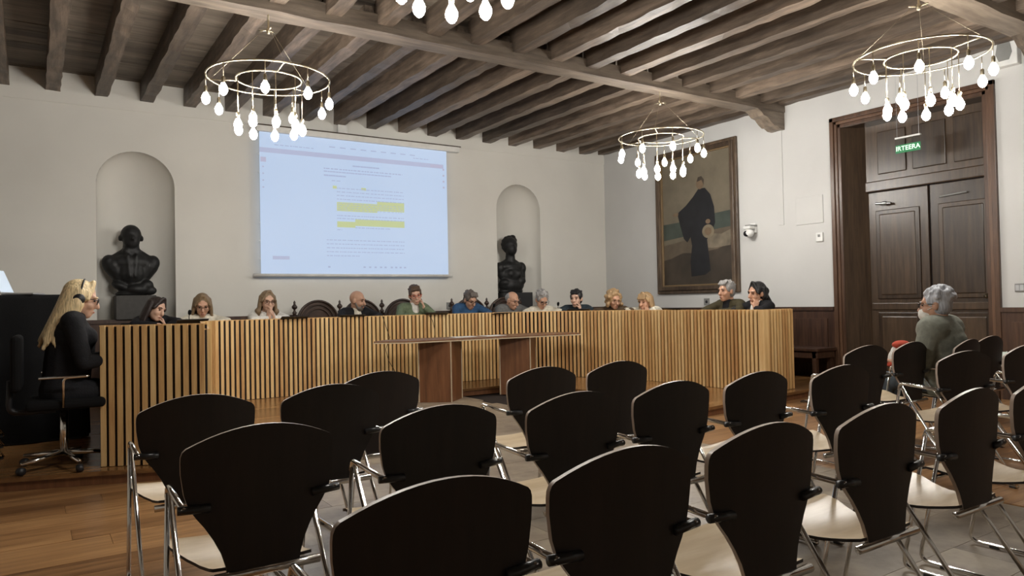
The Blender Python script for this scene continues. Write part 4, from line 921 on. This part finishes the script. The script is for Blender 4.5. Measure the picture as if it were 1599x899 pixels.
person('seated grey-haired person with face mask, glasses and sage sweater in the hall', (5.90, 2.94, 1.10), 108, 96, pitch=-0.05, lean=0.06, top='cl_sage', hair='tousled', hc='hair_silver', specs='glass_dark', pose='lap', skin='warm', base=0.0, sh=0.93, legs='cl_jeans', seat_z=0.50, extra=facemask, hs=1.08, bulk=0.035)
t = thing('tote_bundle', 'white bag with red cloth on the lap of the grey-haired person', 'bag', (5.88, 3.24, 0.585))
b = MB(); b.ell((0, 0, 0.075), (0.10, 0.07, 0.085)).ell((0.03, 0.02, 0.13), (0.06, 0.05, 0.05)); blob('bag', b, 'cl_white', t, 0.014, 4)
b = MB(); b.ell((0.03, -0.01, 0.185), (0.10, 0.06, 0.035)).ell((0.0, 0.0, 0.03), (0.13, 0.085, 0.035)); blob('red_cloth', b, 'cl_red', t, 0.014, 4)
WHO = ['under the blonde person with headset', 'of the dark-haired person leaning a cheek on one hand', 'of the person with round glasses in white', 'of the person with both hands at the mouth', 'of the silver-haired person in white', 'of the young black-haired person', 'of the curly blonde person', 'of the person with the blonde fringe', 'of the person in the olive shirt', 'of the person with tied-back black hair']
for i, (l, rz) in enumerate(OFF):
    lb = 'black office chair ' + WHO[i]
    if i == 0: office.location = l; office.rotation_euler = (0, 0, rz); office['label'] = lb
    else: dup(office, l, rz, lb)
# ------------------------------------------------------------------ things on the desk
def laptop(x, y, ang, label, op=1.9, z=0.966, sh='black_plastic', scr=False):
    t = thing('laptop', label, 'laptop', (x, y, z), ang)
    bev(MB().box(-0.165, 0.165, -0.115, 0.115, 0.0, 0.014).build('base', sh, t), 0.004)
    l = MB().box(-0.165, 0.165, 0.0, 0.008, 0.0, 0.22, T(0, 0.115, 0.014) @ RX(-(op-PI/2))).build('lid', sh, t); bev(l, 0.003)
    MB().box(-0.155, 0.155, -0.0012, -0.0002, 0.012, 0.21, T(0, 0.115, 0.014) @ RX(-(op-PI/2))).build('display', 'laptop_glow' if scr else 'glass_dark', l)
    MB().box(-0.14, 0.14, -0.02, 0.09, 0.014, 0.0155).build('keyboard', 'grey_plastic', t)
    return t
for (x, y, a, lb) in ((1.50, 9.08, PI, 'laptop before the person with round glasses in white'), (2.66, 9.13, PI, 'laptop before the person holding both hands to the mouth'), (3.42, 9.13, PI-0.1, 'laptop before the bald bearded person'), (4.60, 9.08, PI-0.1, 'black laptop before the person in the green cardigan'),
        (5.62, 9.06, PI, 'laptop before the person in the blue sweater'), (6.78, 8.50, PI-0.7, 'laptop before the young black-haired person'), (7.22, 6.75, PI/2, 'black laptop on the right desk wing under the painting')):
    laptop(x, y, a, lb, 2.75 if 'blue' not in lb else 2.9)
def mic(x, y, ang, label, h=0.20):
    t = thing('microphone', label, 'microphone', (x, y, 0.966), ang)
    MB().lathe([(0.001, 0), (0.05, 0), (0.05, 0.012), (0.02, 0.022), (0.001, 0.024)], 14).build('base', 'black_plastic', t, True)
    MB().tube([(0, 0, 0.02), (0, 0.0, h*0.6), (0, 0.03, h*0.78)], 0.005, 6).build('gooseneck', 'black_plastic', t, True)
    MB().cap((0, 0.03, h*0.78), (0, 0.05, h*0.9), 0.018, 0.02).build('windscreen', 'black_cloth', t, True)
mic(1.53, 9.2, PI, 'small desk microphone beside the person with round glasses'); mic(5.72, 9.22, PI, 'small desk microphone between the blue and the grey sweater'); mic(6.66, 8.86, PI-0.5, 'small desk microphone right of the silver-haired person', 0.2)
for (x, y, a, lb) in ((1.22, 8.4, 0.4, 'pale papers on the desk before the dark-haired leaning person'), (4.25, 9.1, 0.1, 'papers on the desk left of the green cardigan'), (6.2, 9.0, -0.4, 'papers on the desk before the grey sweater')):
    o = MB().box(-0.15, 0.15, -0.105, 0.105, 0, 0.012).build('paper_stack', 'paper'); o.location = (x, y, 0.966); o.rotation_euler = (0, 0, a); tag(o, lb, 'paper')
# ------------------------------------------------------------------ black draped cabinet at the left with a laptop
t = thing('draped_cabinet', 'tall cabinet under black cloth at the far left', 'cabinet', (-0.42, 7.62, ZP))
MB().box(-0.76, 0.76, -0.36, 0.36, 0, 1.20).build('carcass', 'black_plastic', t)
dm = MB(); n = 120; ring = []
per = []
for k in range(n):
    u = 4*k/n; e_ = int(u); f_ = u-e_
    p = [(-0.8+1.6*f_, -0.40), (0.8, -0.40+0.8*f_), (0.8-1.6*f_, 0.40), (-0.8, 0.40-0.8*f_)][e_]; per.append(p)
rows = []
for j, z in enumerate((1.228, 1.222, 1.19, 0.9, 0.5, 0.02)):
    row = []
    for k, (x, y) in enumerate(per):
        g = (0.0, 0.0, 0.0, 0.012, 0.02, 0.028)[j]*(math.sin(k*0.9)+0.6*math.sin(k*0.37+1)); s = (0.965, 0.985, 0.995, 1, 1, 1)[j]
        d = Vector((x, y, 0)).normalized(); row.append((x*s+d.x*g, y*s+d.y*g, z))
    rows.append(row)
dm.add([p for r in rows for p in r], [(j*n+k, (j+1)*n+k, (j+1)*n+(k+1) % n, j*n+(k+1) % n) for j in range(5) for k in range(n)]+[tuple(range(n))])
dm.build('black_drape', 'black_cloth', t, True, recalc=True)
laptop(-0.06, 7.40, 1.3, 'open laptop standing on the black draped cabinet at the far left', 1.95, ZP+1.23, 'silver', True)
